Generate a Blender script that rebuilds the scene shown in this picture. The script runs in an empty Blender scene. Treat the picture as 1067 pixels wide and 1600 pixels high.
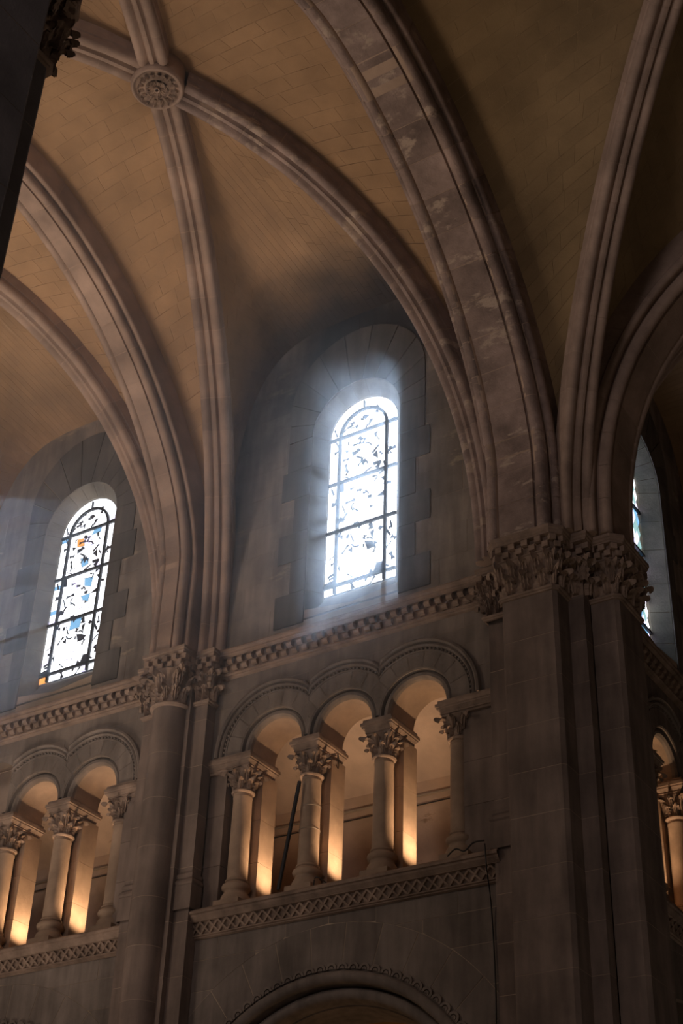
import bpy, bmesh, math, random
from math import sin, cos, pi, sqrt, radians
from mathutils import Vector, Matrix
random.seed(7)
SC = bpy.context.scene
COL = SC.collection

# ------------------------------------------------------------------ camera, world, lights, exposure
F_PX, YAW, PITCH, ROLL = 2342.35, 0.5883, 0.6072, 0.0398
CAM = Vector((14.4194, -18.9496, -10.5778))
fw = Vector((-sin(YAW)*cos(PITCH), cos(YAW)*cos(PITCH), sin(PITCH)))
rt = Vector((cos(YAW), sin(YAW), 0)); up = rt.cross(fw)
r2 = rt*cos(ROLL) + up*sin(ROLL); u2 = up*cos(ROLL) - rt*sin(ROLL)
cd = bpy.data.cameras.new('camera'); cam = bpy.data.objects.new('camera', cd); COL.objects.link(cam)
cd.sensor_fit = 'VERTICAL'; cd.sensor_height = 36.0; cd.lens = F_PX/1600*36.0
cd.clip_end = 200
M = Matrix((r2, u2, -fw)).transposed().to_4x4(); M.translation = CAM
cam.matrix_world = M
SC.camera = cam
SC.view_settings.view_transform = 'Standard'; SC.view_settings.look = 'None'
SC.view_settings.gamma = 1; SC.view_settings.use_curve_mapping = False
SC.view_settings.exposure = 0.0
SC.cycles.max_bounces = 6; SC.cycles.diffuse_bounces = 3; SC.cycles.glossy_bounces = 2
SC.cycles.transparent_max_bounces = 8; SC.cycles.volume_bounces = 0
SC.cycles.use_denoising = True
SC.cycles.sample_clamp_indirect = 4

w = bpy.data.worlds.new('world'); SC.world = w; w.use_nodes = True
bg = w.node_tree.nodes['Background']; bg.inputs[0].default_value = (0.55, 0.46, 0.50, 1); bg.inputs[1].default_value = 0.02

def lamp(name, kind, loc, energy, color, target=None, size=None, size_y=None, **kw):
    l = bpy.data.lights.new(name, kind); l.energy = energy; l.color = color
    o = bpy.data.objects.new(name, l); COL.objects.link(o); o.location = loc
    if target is not None:
        o.rotation_euler = (Vector(target)-Vector(loc)).to_track_quat('-Z', 'Y').to_euler()
    if kind == 'AREA':
        l.shape = 'RECTANGLE'; l.size = size; l.size_y = size_y or size
    for k, v in kw.items(): setattr(l, k, v)
    return o
SUNDIR = Vector((-0.43, 0.70, 0.57)).normalized()          # towards the sun, behind the nave windows
sun = lamp('sunlight', 'SUN', (0, 0, 0), 11.0, (0.74, 0.86, 1.0), target=-SUNDIR, angle=radians(0.6))
# daylight from the clerestory windows of the opposite nave wall, further down the nave
lamp('daylight_nave', 'AREA', (-5.6, -12.9, 4.0), 235, (1.0, 0.80, 0.64), target=(-0.3, -2.0, 6.5), size=2.2, size_y=4.2)
# added fill for light off the sunlit floor, cone narrowed to spare the walls
lamp('fill_floor', 'AREA', (-4.8, -8.0, -11.5), 370, (1.0, 0.80, 0.66), target=(-3.6, -6.0, 8.0), size=5.0, size_y=5.0, spread=radians(76))
lamp('fill_crossing', 'AREA', (13.0, -8.0, -11.5), 40, (1.0, 0.76, 0.55), target=(10.5, -5.0, 9.0), size=5.0, size_y=5.0, spread=radians(110))  # unseen fill lamp added under the crossing to brighten its web
lamp('added_aureole', 'SUN', (0, 0, 0), 3.5, (0.70, 0.84, 1.0), target=-SUNDIR, angle=radians(14))  # second, wider sun added to soften the halo round the window
lamp('fill_transept', 'AREA', (8.0, -27.0, 3.0), 620, (0.96, 0.82, 0.82), target=(5.0, 0.0, 4.0), size=5.0, size_y=5.0)  # unseen fill lamp added behind the camera to brighten piers and walls

# ------------------------------------------------------------------ materials
def mat_stone(name, col, dark=0.72, light=1.15, scale=1.2, rough=0.9, bump=0.25, rnd=0.16, dark_zone=None, patch=None, streak=False):
    m = bpy.data.materials.new(name); m.use_nodes = True; nt = m.node_tree; N = nt.nodes; Lk = nt.links
    b = N['Principled BSDF']; b.inputs['Roughness'].default_value = rough
    b.inputs['Specular IOR Level'].default_value = 0.25
    geo = N.new('ShaderNodeNewGeometry')
    n1 = N.new('ShaderNodeTexNoise'); n1.inputs['Scale'].default_value = scale; n1.inputs['Detail'].default_value = 8; n1.inputs['Roughness'].default_value = 0.62
    Lk.new(geo.outputs['Position'], n1.inputs['Vector'])
    cr = N.new('ShaderNodeValToRGB'); e = cr.color_ramp.elements
    e[0].position = 0.32; e[0].color = tuple(c*dark for c in col)+(1,)
    e[1].position = 0.68; e[1].color = tuple(min(1, c*light) for c in col)+(1,)
    Lk.new(n1.outputs['Fac'], cr.inputs['Fac'])
    oi = N.new('ShaderNodeObjectInfo')
    mr = N.new('ShaderNodeMapRange'); mr.inputs['To Min'].default_value = 1-rnd; mr.inputs['To Max'].default_value = 1+rnd
    Lk.new(oi.outputs['Random'], mr.inputs['Value'])
    hv = N.new('ShaderNodeHueSaturation'); Lk.new(cr.outputs['Color'], hv.inputs['Color']); Lk.new(mr.outputs['Result'], hv.inputs['Value'])
    last = hv.outputs['Color']
    if patch:                                              # flaked, paler patches
        pc, pt, ps = patch
        n3 = N.new('ShaderNodeTexNoise'); n3.inputs['Scale'].default_value = ps; n3.inputs['Detail'].default_value = 10; n3.inputs['Roughness'].default_value = 0.7
        mp = N.new('ShaderNodeMapping'); mp.inputs['Scale'].default_value = (1, 1, 3.0); mp.inputs['Location'].default_value = (3, 7, 1)
        Lk.new(geo.outputs['Position'], mp.inputs['Vector']); Lk.new(mp.outputs['Vector'], n3.inputs['Vector'])
        m3 = N.new('ShaderNodeMapRange'); m3.inputs['From Min'].default_value = pt; m3.inputs['From Max'].default_value = pt+0.05
        Lk.new(n3.outputs['Fac'], m3.inputs['Value'])
        mx = N.new('ShaderNodeMix'); mx.data_type = 'RGBA'; mx.inputs[7].default_value = pc+(1,)
        Lk.new(m3.outputs['Result'], mx.inputs[0]); Lk.new(last, mx.inputs[6]); last = mx.outputs[2]
    for st in (dark_zone or []):                               # darkened zones: (centre, radius, soft, colour, strength)
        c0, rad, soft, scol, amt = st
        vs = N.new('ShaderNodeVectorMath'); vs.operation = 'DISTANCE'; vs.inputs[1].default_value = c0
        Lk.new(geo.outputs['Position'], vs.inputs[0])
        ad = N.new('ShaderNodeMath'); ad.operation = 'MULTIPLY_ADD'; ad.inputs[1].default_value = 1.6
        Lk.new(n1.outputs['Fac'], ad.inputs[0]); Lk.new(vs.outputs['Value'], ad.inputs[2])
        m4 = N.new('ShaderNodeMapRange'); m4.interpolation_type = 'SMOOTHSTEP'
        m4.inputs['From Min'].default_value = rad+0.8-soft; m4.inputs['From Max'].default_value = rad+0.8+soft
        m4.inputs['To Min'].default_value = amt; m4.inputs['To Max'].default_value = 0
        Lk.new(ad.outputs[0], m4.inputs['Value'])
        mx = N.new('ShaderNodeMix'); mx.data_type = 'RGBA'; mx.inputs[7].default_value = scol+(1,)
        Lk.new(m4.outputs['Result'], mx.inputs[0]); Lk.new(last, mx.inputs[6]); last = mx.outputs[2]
    if streak:
        n5 = N.new('ShaderNodeTexNoise'); n5.inputs['Scale'].default_value = 2.2; n5.inputs['Detail'].default_value = 5
        mp = N.new('ShaderNodeMapping'); mp.inputs['Scale'].default_value = (2.5, 2.5, 0.35)
        Lk.new(geo.outputs['Position'], mp.inputs['Vector']); Lk.new(mp.outputs['Vector'], n5.inputs['Vector'])
        m5 = N.new('ShaderNodeMapRange'); m5.inputs['From Min'].default_value = 0.35; m5.inputs['From Max'].default_value = 0.7
        m5.inputs['To Min'].default_value = 1.12; m5.inputs['To Max'].default_value = 0.72
        Lk.new(n5.outputs['Fac'], m5.inputs['Value'])
        h5 = N.new('ShaderNodeHueSaturation'); Lk.new(last, h5.inputs['Color']); Lk.new(m5.outputs['Result'], h5.inputs['Value']); last = h5.outputs['Color']
    Lk.new(last, b.inputs['Base Color'])
    n2 = N.new('ShaderNodeTexNoise'); n2.inputs['Scale'].default_value = 28; n2.inputs['Detail'].default_value = 6; n2.inputs['Roughness'].default_value = 0.7
    Lk.new(geo.outputs['Position'], n2.inputs['Vector'])
    bp = N.new('ShaderNodeBump'); bp.inputs['Strength'].default_value = bump; bp.inputs['Distance'].default_value = 0.03
    Lk.new(n2.outputs['Fac'], bp.inputs['Height']); Lk.new(bp.outputs['Normal'], b.inputs['Normal'])
    return m
def mat_plain(name, col, rough=0.6, metal=0.0):
    m = bpy.data.materials.new(name); m.use_nodes = True; b = m.node_tree.nodes['Principled BSDF']
    n = m.node_tree.nodes.new('ShaderNodeTexNoise'); n.inputs['Scale'].default_value = 20
    cr = m.node_tree.nodes.new('ShaderNodeValToRGB'); cr.color_ramp.elements[0].color = tuple(c*.75 for c in col)+(1,); cr.color_ramp.elements[1].color = tuple(min(1, c*1.2) for c in col)+(1,)
    m.node_tree.links.new(n.outputs['Fac'], cr.inputs['Fac']); m.node_tree.links.new(cr.outputs['Color'], b.inputs['Base Color'])
    b.inputs['Roughness'].default_value = rough; b.inputs['Metallic'].default_value = metal
    return m
def mat_glass(name, tint, glow):
    m = bpy.data.materials.new(name); m.use_nodes = True; nt = m.node_tree; N = nt.nodes; N.remove(N['Principled BSDF'])
    out = N['Material Output']
    t = N.new('ShaderNodeBsdfTransparent'); t.inputs[0].default_value = tuple(0.75*c for c in tint)+(1,)
    e = N.new('ShaderNodeEmission'); e.inputs[1].default_value = glow
    tc = N.new('ShaderNodeNewGeometry'); n = N.new('ShaderNodeTexNoise'); n.inputs['Scale'].default_value = 6
    cr = N.new('ShaderNodeValToRGB'); cr.color_ramp.elements[0].color = tuple(c*.8 for c in tint)+(1,); cr.color_ramp.elements[1].color = tint+(1,)
    nt.links.new(tc.outputs['Position'], n.inputs['Vector']); nt.links.new(n.outputs['Fac'], cr.inputs['Fac']); nt.links.new(cr.outputs['Color'], e.inputs[0])
    a = N.new('ShaderNodeAddShader'); nt.links.new(t.outputs[0], a.inputs[0]); nt.links.new(e.outputs[0], a.inputs[1]); nt.links.new(a.outputs[0], out.inputs[0])
    return m
DARK_TONE = (0.035, 0.036, 0.042)  # dark tone round the window head on web and wall
WEB_DARK_ZONE = [((2.25, 0.1, 8.6), 2.3, 0.8, DARK_TONE, 0.93)]
MT = {
 'web':   mat_stone('web_stone', (0.40, 0.255, 0.14), 0.70, 1.2, 0.55, rnd=0.05, bump=0.15, dark_zone=WEB_DARK_ZONE),
 'webx':  mat_stone('dim_olive_web_stone', (0.27, 0.185, 0.095), 0.70, 1.2, 0.55, rnd=0.06, bump=0.15),  # olive stone, darkened further so the crossing's dimness sits in its colour
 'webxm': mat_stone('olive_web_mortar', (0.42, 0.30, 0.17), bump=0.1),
 'webm':  mat_stone('web_mortar', (0.46, 0.32, 0.20), bump=0.1, dark_zone=WEB_DARK_ZONE),
 'rib':   mat_stone('rib_stone', (0.40, 0.29, 0.225), 0.62, 1.15, 1.4, rnd=0.09, bump=0.3),
 'ribw':  mat_stone('weathered_rib_stone', (0.37, 0.275, 0.235), 0.5, 1.2, 1.6, rnd=0.13, bump=0.6, patch=((0.50, 0.39, 0.31), 0.565, 1.1)),
 'ribm':  mat_stone('joint_mortar', (0.44, 0.32, 0.24), bump=0.1),
 'wall':  mat_stone('wall_stone', (0.30, 0.255, 0.215), 0.6, 1.2, 0.9, rnd=0.08, dark_zone=[((2.2, -0.2, 8.9), 1.7, 0.7, DARK_TONE, 0.92)], patch=((0.40, 0.33, 0.24), 0.60, 0.8), streak=True),
 'wallm': mat_stone('wall_mortar', (0.42, 0.33, 0.24), bump=0.1, dark_zone=[((2.2, -0.2, 8.9), 1.7, 0.7, DARK_TONE, 0.85)]),
 'quoin': mat_stone('quoin_stone', (0.15, 0.135, 0.12), 0.7, 1.2, 1.2, rnd=0.1, streak=True),
 'splay': mat_stone('splay_stone', (0.23, 0.21, 0.175), 0.6, 1.25, 1.5, rnd=0.08),
 'pier':  mat_stone('pier_stone', (0.25, 0.19, 0.155), 0.68, 1.15, 1.1, rnd=0.10, streak=True),
 'pierm': mat_stone('pier_mortar', (0.42, 0.32, 0.24), bump=0.1),
 'low':   mat_stone('arcade_stone', (0.25, 0.205, 0.172), 0.68, 1.15, 1.0, rnd=0.09, streak=True),
 'carve': mat_stone('carved_stone', (0.36, 0.26, 0.195), 0.55, 1.2, 3.0, rnd=0.10, bump=0.4),
 'col':   mat_stone('column_stone', (0.42, 0.30, 0.21), 0.7, 1.15, 1.8, rnd=0.08),
 'plast': mat_stone('gallery_plaster', (0.50, 0.38, 0.30), 0.7, 1.15, 1.0, rnd=0.03, patch=((0.30, 0.20, 0.13), 0.62, 0.9)),
 'floor': mat_stone('floor_stone', (0.35, 0.27, 0.2)),
 'aisle': mat_stone('aisle_plaster', (0.45, 0.26, 0.11)),
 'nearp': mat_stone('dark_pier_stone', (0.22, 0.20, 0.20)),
 'iron':  mat_plain('wrought_iron', (0.02, 0.02, 0.022), 0.6, 0.3),
 'cable': mat_plain('black_cable', (0.015, 0.013, 0.012), 0.5),
 'pipe':  mat_plain('grey_conduit', (0.30, 0.25, 0.2), 0.5),
 'bulb':  mat_plain('lamp_housing', (0.30, 0.28, 0.26), 0.4),
 'leadg': mat_plain('painted_dark_glass', (0.05, 0.045, 0.06), 0.4),
 'gw': mat_glass('bright_glass', (0.93, 0.95, 1.0), 2.0),
 'gv': mat_glass('pale_violet_glass', (0.80, 0.76, 1.0), 1.5),
 'gb': mat_glass('pale_blue_glass', (0.32, 0.60, 0.85), 0.8),
 'ga': mat_glass('amber_glass', (1.0, 0.50, 0.13), 0.85),
 'gt': mat_glass('teal_glass', (0.42, 0.62, 0.62), 0.75),
}

# ------------------------------------------------------------------ mesh helpers
class MB:
    def __init__(s): s.v = []; s.f = []
    def quad_grid(s, rows, close_u=False):
        n0 = len(s.v); R = len(rows); Cc = len(rows[0])
        for r in rows: s.v.extend(tuple(p) for p in r)
        for i in range(R-1):
            for j in range(Cc if close_u else Cc-1):
                k = (j+1) % Cc
                s.f.append((n0+i*Cc+j, n0+i*Cc+k, n0+(i+1)*Cc+k, n0+(i+1)*Cc+j))
    def poly(s, pts):
        n0 = len(s.v); s.v.extend(tuple(p) for p in pts); s.f.append(tuple(range(n0, n0+len(pts))))
    def box(s, x0, x1, y0, y1, z0, z1):
        n = len(s.v)
        s.v += [(x0,y0,z0),(x1,y0,z0),(x1,y1,z0),(x0,y1,z0),(x0,y0,z1),(x1,y0,z1),(x1,y1,z1),(x0,y1,z1)]
        s.f += [tuple(n+i for i in q) for q in ((0,3,2,1),(4,5,6,7),(0,1,5,4),(1,2,6,5),(2,3,7,6),(3,0,4,7))]
    def slab(s, front, back):                               # closed block from two matching loops
        n = len(s.v); k = len(front)
        s.v += [tuple(p) for p in front]+[tuple(p) for p in back]
        s.f.append(tuple(range(n, n+k))); s.f.append(tuple(range(n+2*k-1, n+k-1, -1)))
        for i in range(k):
            j = (i+1) % k; s.f.append((n+i, n+k+i, n+k+j, n+j))
    def lathe(s, prof, seg=20, c=(0,0,0), a0=0, a1=2*pi):
        full = abs(a1-a0-2*pi) < 1e-6
        rows = []
        for r, z in prof:
            rows.append([(c[0]+r*cos(a0+(a1-a0)*i/seg), c[1]+r*sin(a0+(a1-a0)*i/seg), c[2]+z) for i in range(seg if full else seg+1)])
        s.quad_grid(rows, close_u=full)
    def tube(s, pts, r, seg=8):
        rows = []
        pts = [Vector(p) for p in pts]
        for i, p in enumerate(pts):
            d = (pts[min(i+1, len(pts)-1)]-pts[max(i-1, 0)]).normalized()
            a = d.orthogonal().normalized() if abs(d.z) > .9 else d.cross(Vector((0,0,1))).normalized()
            b = d.cross(a)
            rows.append([p+a*r*cos(2*pi*k/seg)+b*r*sin(2*pi*k/seg) for k in range(seg)])
        s.quad_grid(rows, close_u=True); s.poly(rows[0]); s.poly(rows[-1])
    def build(s, name, m, parent=None, loc=None, smooth=True, ang=35, kind=None, label=None):
        me = bpy.data.meshes.new(name)
        org = Vector(loc) if loc is not None else (parent_origin(parent) if parent else Vector((0,0,0)))
        me.from_pydata([tuple(Vector(p)-org) for p in s.v], [], s.f); me.update()
        if smooth:
            me.polygons.foreach_set('use_smooth', [True]*len(me.polygons)); me.set_sharp_from_angle(angle=radians(ang))
        me.materials.append(MT[m])
        o = bpy.data.objects.new(name, me); COL.objects.link(o)
        if parent is not None:
            o.parent = parent; o['_o'] = tuple(org); o.location = org-parent_origin(parent)
        else:
            o.location = org; o['_o'] = tuple(org)
        if kind: o['kind'] = kind
        if label: o['label'] = label
        return o
def parent_origin(p): return Vector(p['_o'])
def thing(name, label, cat, loc, group=None, kind=None):
    o = bpy.data.objects.new(name, None); COL.objects.link(o); o.location = loc; o['_o'] = tuple(loc); o.empty_display_size = 0.2
    o['label'] = label
    if kind: o['kind'] = kind
    else: o['category'] = cat
    if group: o['group'] = group
    return o
def struct(o, label):
    o['kind'] = 'structure'; o['label'] = label; return o
def tag(o, label, cat, group=None):
    o['label'] = label; o['category'] = cat
    if group: o['group'] = group
    return o
KIDS = {}
def copy_tree(o, parent=None, kids=None):
    c = o.copy(); COL.objects.link(c)
    if parent is not None: c.parent = parent
    for ch in kids.get(o.name, ()): copy_tree(ch, c, kids)
    return c
def kids_map():
    k = {}
    for o in COL.objects:
        if o.parent: k.setdefault(o.parent.name, []).append(o)
    return k

def offset_poly(pl, d):                                    # open polyline offset to its right-hand side (outward = away from the masonry)
    out = []; n = len(pl)
    for i in range(n):
        p = Vector(pl[i])
        def nrm(a, b):
            t = (Vector(b)-Vector(a)).normalized(); return Vector((t.y, -t.x))
        if i == 0: out.append(p+nrm(pl[0], pl[1])*d)
        elif i == n-1: out.append(p+nrm(pl[-2], pl[-1])*d)
        else:
            n1 = nrm(pl[i-1], pl[i]); n2 = nrm(pl[i], pl[i+1]); b = (n1+n2); b.normalize()
            c = max(0.35, b.dot(n1)); out.append(p+b*(d/c))
    return out
def sweep_plan(mb, pl, prof):
    rows = [[(q.x, q.y, z) for q in offset_poly(pl, o)] for o, z in prof]
    mb.quad_grid(rows)

def arc_pts(cx, cy, r, a0, a1, n):
    return [(cx+r*cos(radians(a0+(a1-a0)*i/n)), cy+r*sin(radians(a0+(a1-a0)*i/n))) for i in range(n+1)]
def mirror_prof(h): return [(-a, b) for a, b in reversed(h)]+list(h)

# ------------------------------------------------------------------ arches and ribs (real voussoirs along an elliptical line)
class Rib:
    """plane arch: foot direction, centre in plan, half span a, rise b, superellipse power n, curve starts at zs"""
    def __init__(s, foot_dir_from, centre, a, b, n=2.0, zs=2.72, z0=2.72):
        s.c = Vector(centre); d = Vector(foot_dir_from)-s.c; s.d = d.normalized()
        s.lat = Vector((-s.d.y, s.d.x, 0))
        N = 160; P = []
        if zs > z0+.02: P += [(a, z0+(zs-z0)*i/8) for i in range(8)]
        P += [(a*cos(pi/2*i/N)**(2/n), zs+b*sin(pi/2*i/N)**(2/n)) for i in range(N)]+[(0.0, zs+b)]
        P = P+[(-h, z) for h, z in reversed(P[:-1])]
        s.P = P; acc = [0]
        for p, q in zip(P[:-1], P[1:]): acc.append(acc[-1]+sqrt((p[0]-q[0])**2+(p[1]-q[1])**2))
        s.acc = acc
    def _pt(s, L):
        import bisect
        L = min(max(L, 0), s.acc[-1]); j = min(len(s.P)-2, max(0, bisect.bisect_right(s.acc, L)-1))
        f = (L-s.acc[j])/max(1e-9, s.acc[j+1]-s.acc[j]); p, q = s.P[j], s.P[j+1]
        return p[0]+(q[0]-p[0])*f, p[1]+(q[1]-p[1])*f
    def at(s, th, off=0.0):                               # th 0 = foot, pi = opposite foot (by arc length)
        L = th/pi*s.acc[-1]; h, z = s._pt(L)
        if off:
            e = .12; a, b = s._pt(L-e), s._pt(L+e); tx, tz = b[0]-a[0], b[1]-a[1]; q = sqrt(tx*tx+tz*tz)
            h += off*tz/q; z += off*-tx/q
        return Vector((s.c.x+s.d.x*h, s.c.y+s.d.y*h, z))
    def length(s, t0, t1, n=60):
        return sum((s.at(t0+(t1-t0)*(i+1)/n)-s.at(t0+(t1-t0)*i/n)).length for i in range(n))
    def even(s, t0, t1, k):
        n = 400; ts = [t0+(t1-t0)*i/n for i in range(n+1)]; acc = [0]
        for i in range(n): acc.append(acc[-1]+(s.at(ts[i+1])-s.at(ts[i])).length)
        out = []; j = 0
        for q in range(k+1):
            L = acc[-1]*q/k
            while j < n-1 and acc[j+1] < L: j += 1
            f = (L-acc[j])/max(1e-9, acc[j+1]-acc[j]); out.append(ts[j]+(ts[j+1]-ts[j])*min(1, max(0, f)))
        return out
    def sweep(s, mb, prof, t0, t1, n, inset=0.0):
        rows = []
        for i in range(n+1):
            th = t0+(t1-t0)*i/n
            p = s.at(th); q = s.at(th, 1.0)-p
            rows.append([p+s.lat*(a*(1-inset*2))+q*(b+inset) for a, b in prof])
        mb.quad_grid(rows)
def make_rib(name, label, cat, rib, prof, m, t0, t1, vl, gap=0.012, group=None, jitter=0.0):
    base = rib.at(t0)
    root = thing(name, label, cat, tuple(base), group)
    core = MB(); rib.sweep(core, [(a*0.985, b+0.004) for a, b in prof], t0, t1, 60); core.poly(core.v[:len(prof)])
    core.build('mortar_core', 'ribm', root)
    k = max(3, round(rib.length(t0, t1)/vl)); ts = rib.even(t0, t1, k); L = rib.length(t0, t1)
    for i in range(k):
        g = gap/(L/k)*(ts[i+1]-ts[i])*0.5
        mb = MB(); j = random.uniform(-jitter, jitter)
        rib.sweep(mb, [(a, b+j) for a, b in prof], ts[i]+g, ts[i+1]-g, 2)
        mb.build('voussoir', m, root)
    return root

# profiles: (lateral, outward)
def prof_diag(s=1.0, depth=0.46):
    h = [(0.0, 0.0), (0.035, 0.005), (0.05, 0.045), (0.075, 0.075), (0.09, 0.05)]
    h += arc_pts(0.175, 0.075, 0.085, 200, 360, 6)
    h += [(0.262, 0.12), (0.235, 0.15), (0.235, 0.20), (0.255, 0.22), (0.255, depth)]
    return mirror_prof([(a*s, b if b == depth else b*s) for a, b in h])
def prof_trans(s=1.0, flat=0.30, depth=0.75):
    h = [(0.0, 0.0), (flat, 0.0), (flat, 0.05), (flat+0.02, 0.06)]
    c = flat+0.12
    h += arc_pts(c, 0.075, 0.10, 170, 350, 7)
    h += [(c+0.10, 0.14), (c+0.045, 0.21), (c+0.085, 0.25)]
    h += arc_pts(c+0.16, 0.25, 0.065, 220, 360, 5)
    h += [(c+0.225, 0.30), (c+0.20, 0.33), (c+0.20, depth)]
    return mirror_prof([(a*s, b if b == depth else b*s) for a, b in h])

BX, BY, LB = 2.10, -6.69, 6.84
SX, SY = 12.82, -6.69                                      # centre of the crossing
R_T2 = Rib((5.88, -1.0), (5.88, BY), 5.55, 5.45, 1.7, 4.02)
R_T1 = Rib((-1.40, -1.0), (-1.40, BY), 5.80, 5.30, 1.68, 4.48)
R_T3 = Rib((7.2, 0.0), (SX, 0.0), 5.64, 5.60, 2.5)
R_a = Rib((5.1, -0.8), (BX, BY), 6.60, 7.28, 2.2)
R_b = Rib((-0.68, -0.42), (BX, BY), 6.86, 7.0, 2.02, 3.02)
R_c = Rib((-1.95, -0.5), (BX-LB, BY), 6.79, 7.0, 2.02, 3.25)
R_x = Rib((6.79, -0.76), (SX, SY), 8.46, 7.3, 1.75, 3.0)
R_x2 = Rib((6.79, 2*BY+0.76), (SX, SY), 8.46, 7.3, 1.75, 3.0)

make_rib('crossing_arch', 'broad flat-faced stone arch springing from the large crossing pier, flaked near its foot', 'arch', R_T2, prof_trans(1.0, 0.31, 0.80), 'ribw', 0, pi, 0.62, jitter=0.006)
make_rib('transverse_arch', 'narrow banded arch over the nave rising from the slim round column', 'arch', R_T1, prof_trans(0.80, 0.20, 0.78), 'rib', 0, pi, 0.62)
make_rib('transept_arch', 'dark arch at the right edge, springing from the right face of the crossing pier', 'arch', R_T3, prof_trans(1.0, 0.31, 0.80), 'rib', 0, pi*0.62, 0.62)
GR = None
def diag(name, label, r, t0, t1, m='rib'):
    return make_rib(name, label, 'rib', r, prof_diag(), m, t0, t1, 0.62, group='moulded vault ribs')
gap_t = 0.42/7.0
diag('diagonal_rib', 'long moulded rib from the carved boss down to the left side of the crossing pier', R_a, 0.0, pi/2-gap_t, 'ribw')
diag('diagonal_rib', 'moulded rib from the carved boss straight down to the slim round column', R_b, 0.0, pi/2-gap_t)
R_d = Rib((5.1, 2*BY+0.8), (BX, BY), 6.60, 7.28, 2.2)          # towards the opposite crossing pier
R_e = Rib((-0.68, 2*BY+0.42), (BX, BY), 6.86, 7.0, 2.02, 3.02)
diag('diagonal_rib', 'rib running from the carved boss up out of the top of the picture', R_d, 0.0, pi/2-gap_t)
diag('diagonal_rib', 'rib running left from the carved boss and ending behind the dark near pier', R_e, 0.0, pi/2-gap_t)
diag('diagonal_rib', 'leftmost rib, crossing above the smaller left window to the slim round column', R_c, 0.0, pi/2)
diag('diagonal_rib', 'tall dark rib rising from the inner angle of the crossing pier to the upper right', R_x, 0.0, pi*0.5)

# ------------------------------------------------------------------ vault webs
def web_cell(label, A, B, n_t, course=0.30, sw=0.60, bulge=0.12, m='web', vmax=1.0, proud=0.005):
    """A, B: functions t in 0..1 -> Vector, ruled between them"""
    def S(t, v, o=0.0):
        a, b = A(t), B(t); p = a.lerp(b, v); p.z += bulge*sin(pi*min(1, max(0, v)))*min(1, (a-b).length/3)
        return p
    def nrm(t, v):
        e = 1e-3; t = min(max(t, e), 1-e); v = min(max(v, e), 1-e)
        n = (S(t+e, v)-S(t-e, v)).cross(S(t, v+e)-S(t, v-e))
        if n.length < 1e-12: return Vector((0, 0, -1))
        n.normalize(); c = Vector((BX if A(.5).x < 6 else SX, BY, 0))
        if n.dot(c-S(t, v)) < 0: n = -n
        return n
    mb = MB(); NT, NV = 72, 8
    mb.quad_grid([[S(i/NT, j/NV)-nrm(i/NT, j/NV)*.002 for j in range(NV+1)] for i in range(NT+1)])
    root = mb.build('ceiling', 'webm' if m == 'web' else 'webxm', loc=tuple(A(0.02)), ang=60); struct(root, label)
    # equal courses along the longer boundary
    n = 300; acc = [0]
    for i in range(n):
        acc.append(acc[-1]+max((A((i+1)/n)-A(i/n)).length, (B((i+1)/n)-B(i/n)).length))
    k = int(acc[-1]/course); ts = []; j = 0
    for q in range(k+1):
        L = acc[-1]*q/k
        while j < n-1 and acc[j+1] < L: j += 1
        ts.append((j+(L-acc[j])/max(1e-9, acc[j+1]-acc[j]))/n)
    cnt = 0; rest = MB()
    for q in range(k):
        t0, t1 = ts[q], ts[q+1]; tm = (t0+t1)/2
        W = (A(tm)-B(tm)).length
        if W < 0.25: continue
        ns = max(1, round(W/sw)); off = (0.5 if q % 2 else 0.0)/ns
        edges = [0]+[min(1, max(0, (i+1)/ns-off+random.uniform(-.12, .12)/ns)) for i in range(ns) if 0.02 < (i+1)/ns-off < 0.985]+[1]
        gv = 0.004/W; gt = 0.004/max(course, .1)*(t1-t0)
        for a, b in zip(edges[:-1], edges[1:]):
            if (b-a)*W < 0.05: continue
            v0, v1 = a+gv, b-gv; nn = nrm(tm, (v0+v1)/2); pr = proud+random.uniform(-.001, .001)
            vv = [v0, (v0+v1)/2, v1]
            top = [S(t0+gt, x)+nn*pr for x in vv]+[S(t1-gt, x)+nn*pr for x in reversed(vv)]
            bot = [S(t0+gt, x)-nn*.01 for x in vv]+[S(t1-gt, x)-nn*.01 for x in reversed(vv)]
            if cnt < 298:
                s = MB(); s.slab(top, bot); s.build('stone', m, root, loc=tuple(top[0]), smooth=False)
            else: rest.slab(top, bot)
            cnt += 1
    if rest.v: rest.build('stone_rows', m, root, smooth=False, kind='stuff')
    return root

def ribline(r, off, x=None):
    def f(t): return r.at(pi*t, off)
    return f
def wl(ax):                                                # wall arch line of a bay (local x centre 2.1), returns function of t
    def f(t):
        th = pi*(1-t); c, s = cos(th), sin(th); e = 2/3.9
        x = BX+2.86*(abs(c)**e)*(1 if c > 0 else -1); z = 2.72+7.13*(abs(s)**e)
        return Vector((x+ax, -0.16, z))
    return f
def yface(r, off, x):                                      # side line of a transverse arch at fixed x
    def f(t):
        p = r.at(pi*t, off); p.x = x; return p
    return f
def two(r1, r2, off):                                      # r1 foot -> top -> r2 foot
    def f(t):
        return r1.at(pi*t, off) if t <= .5 else r2.at(pi*(1-t), off)
    return f
def zmatch(A, B):                                          # reparametrise A so that its x follows B's (for window cells)
    return A
WO = 0.40
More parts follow.
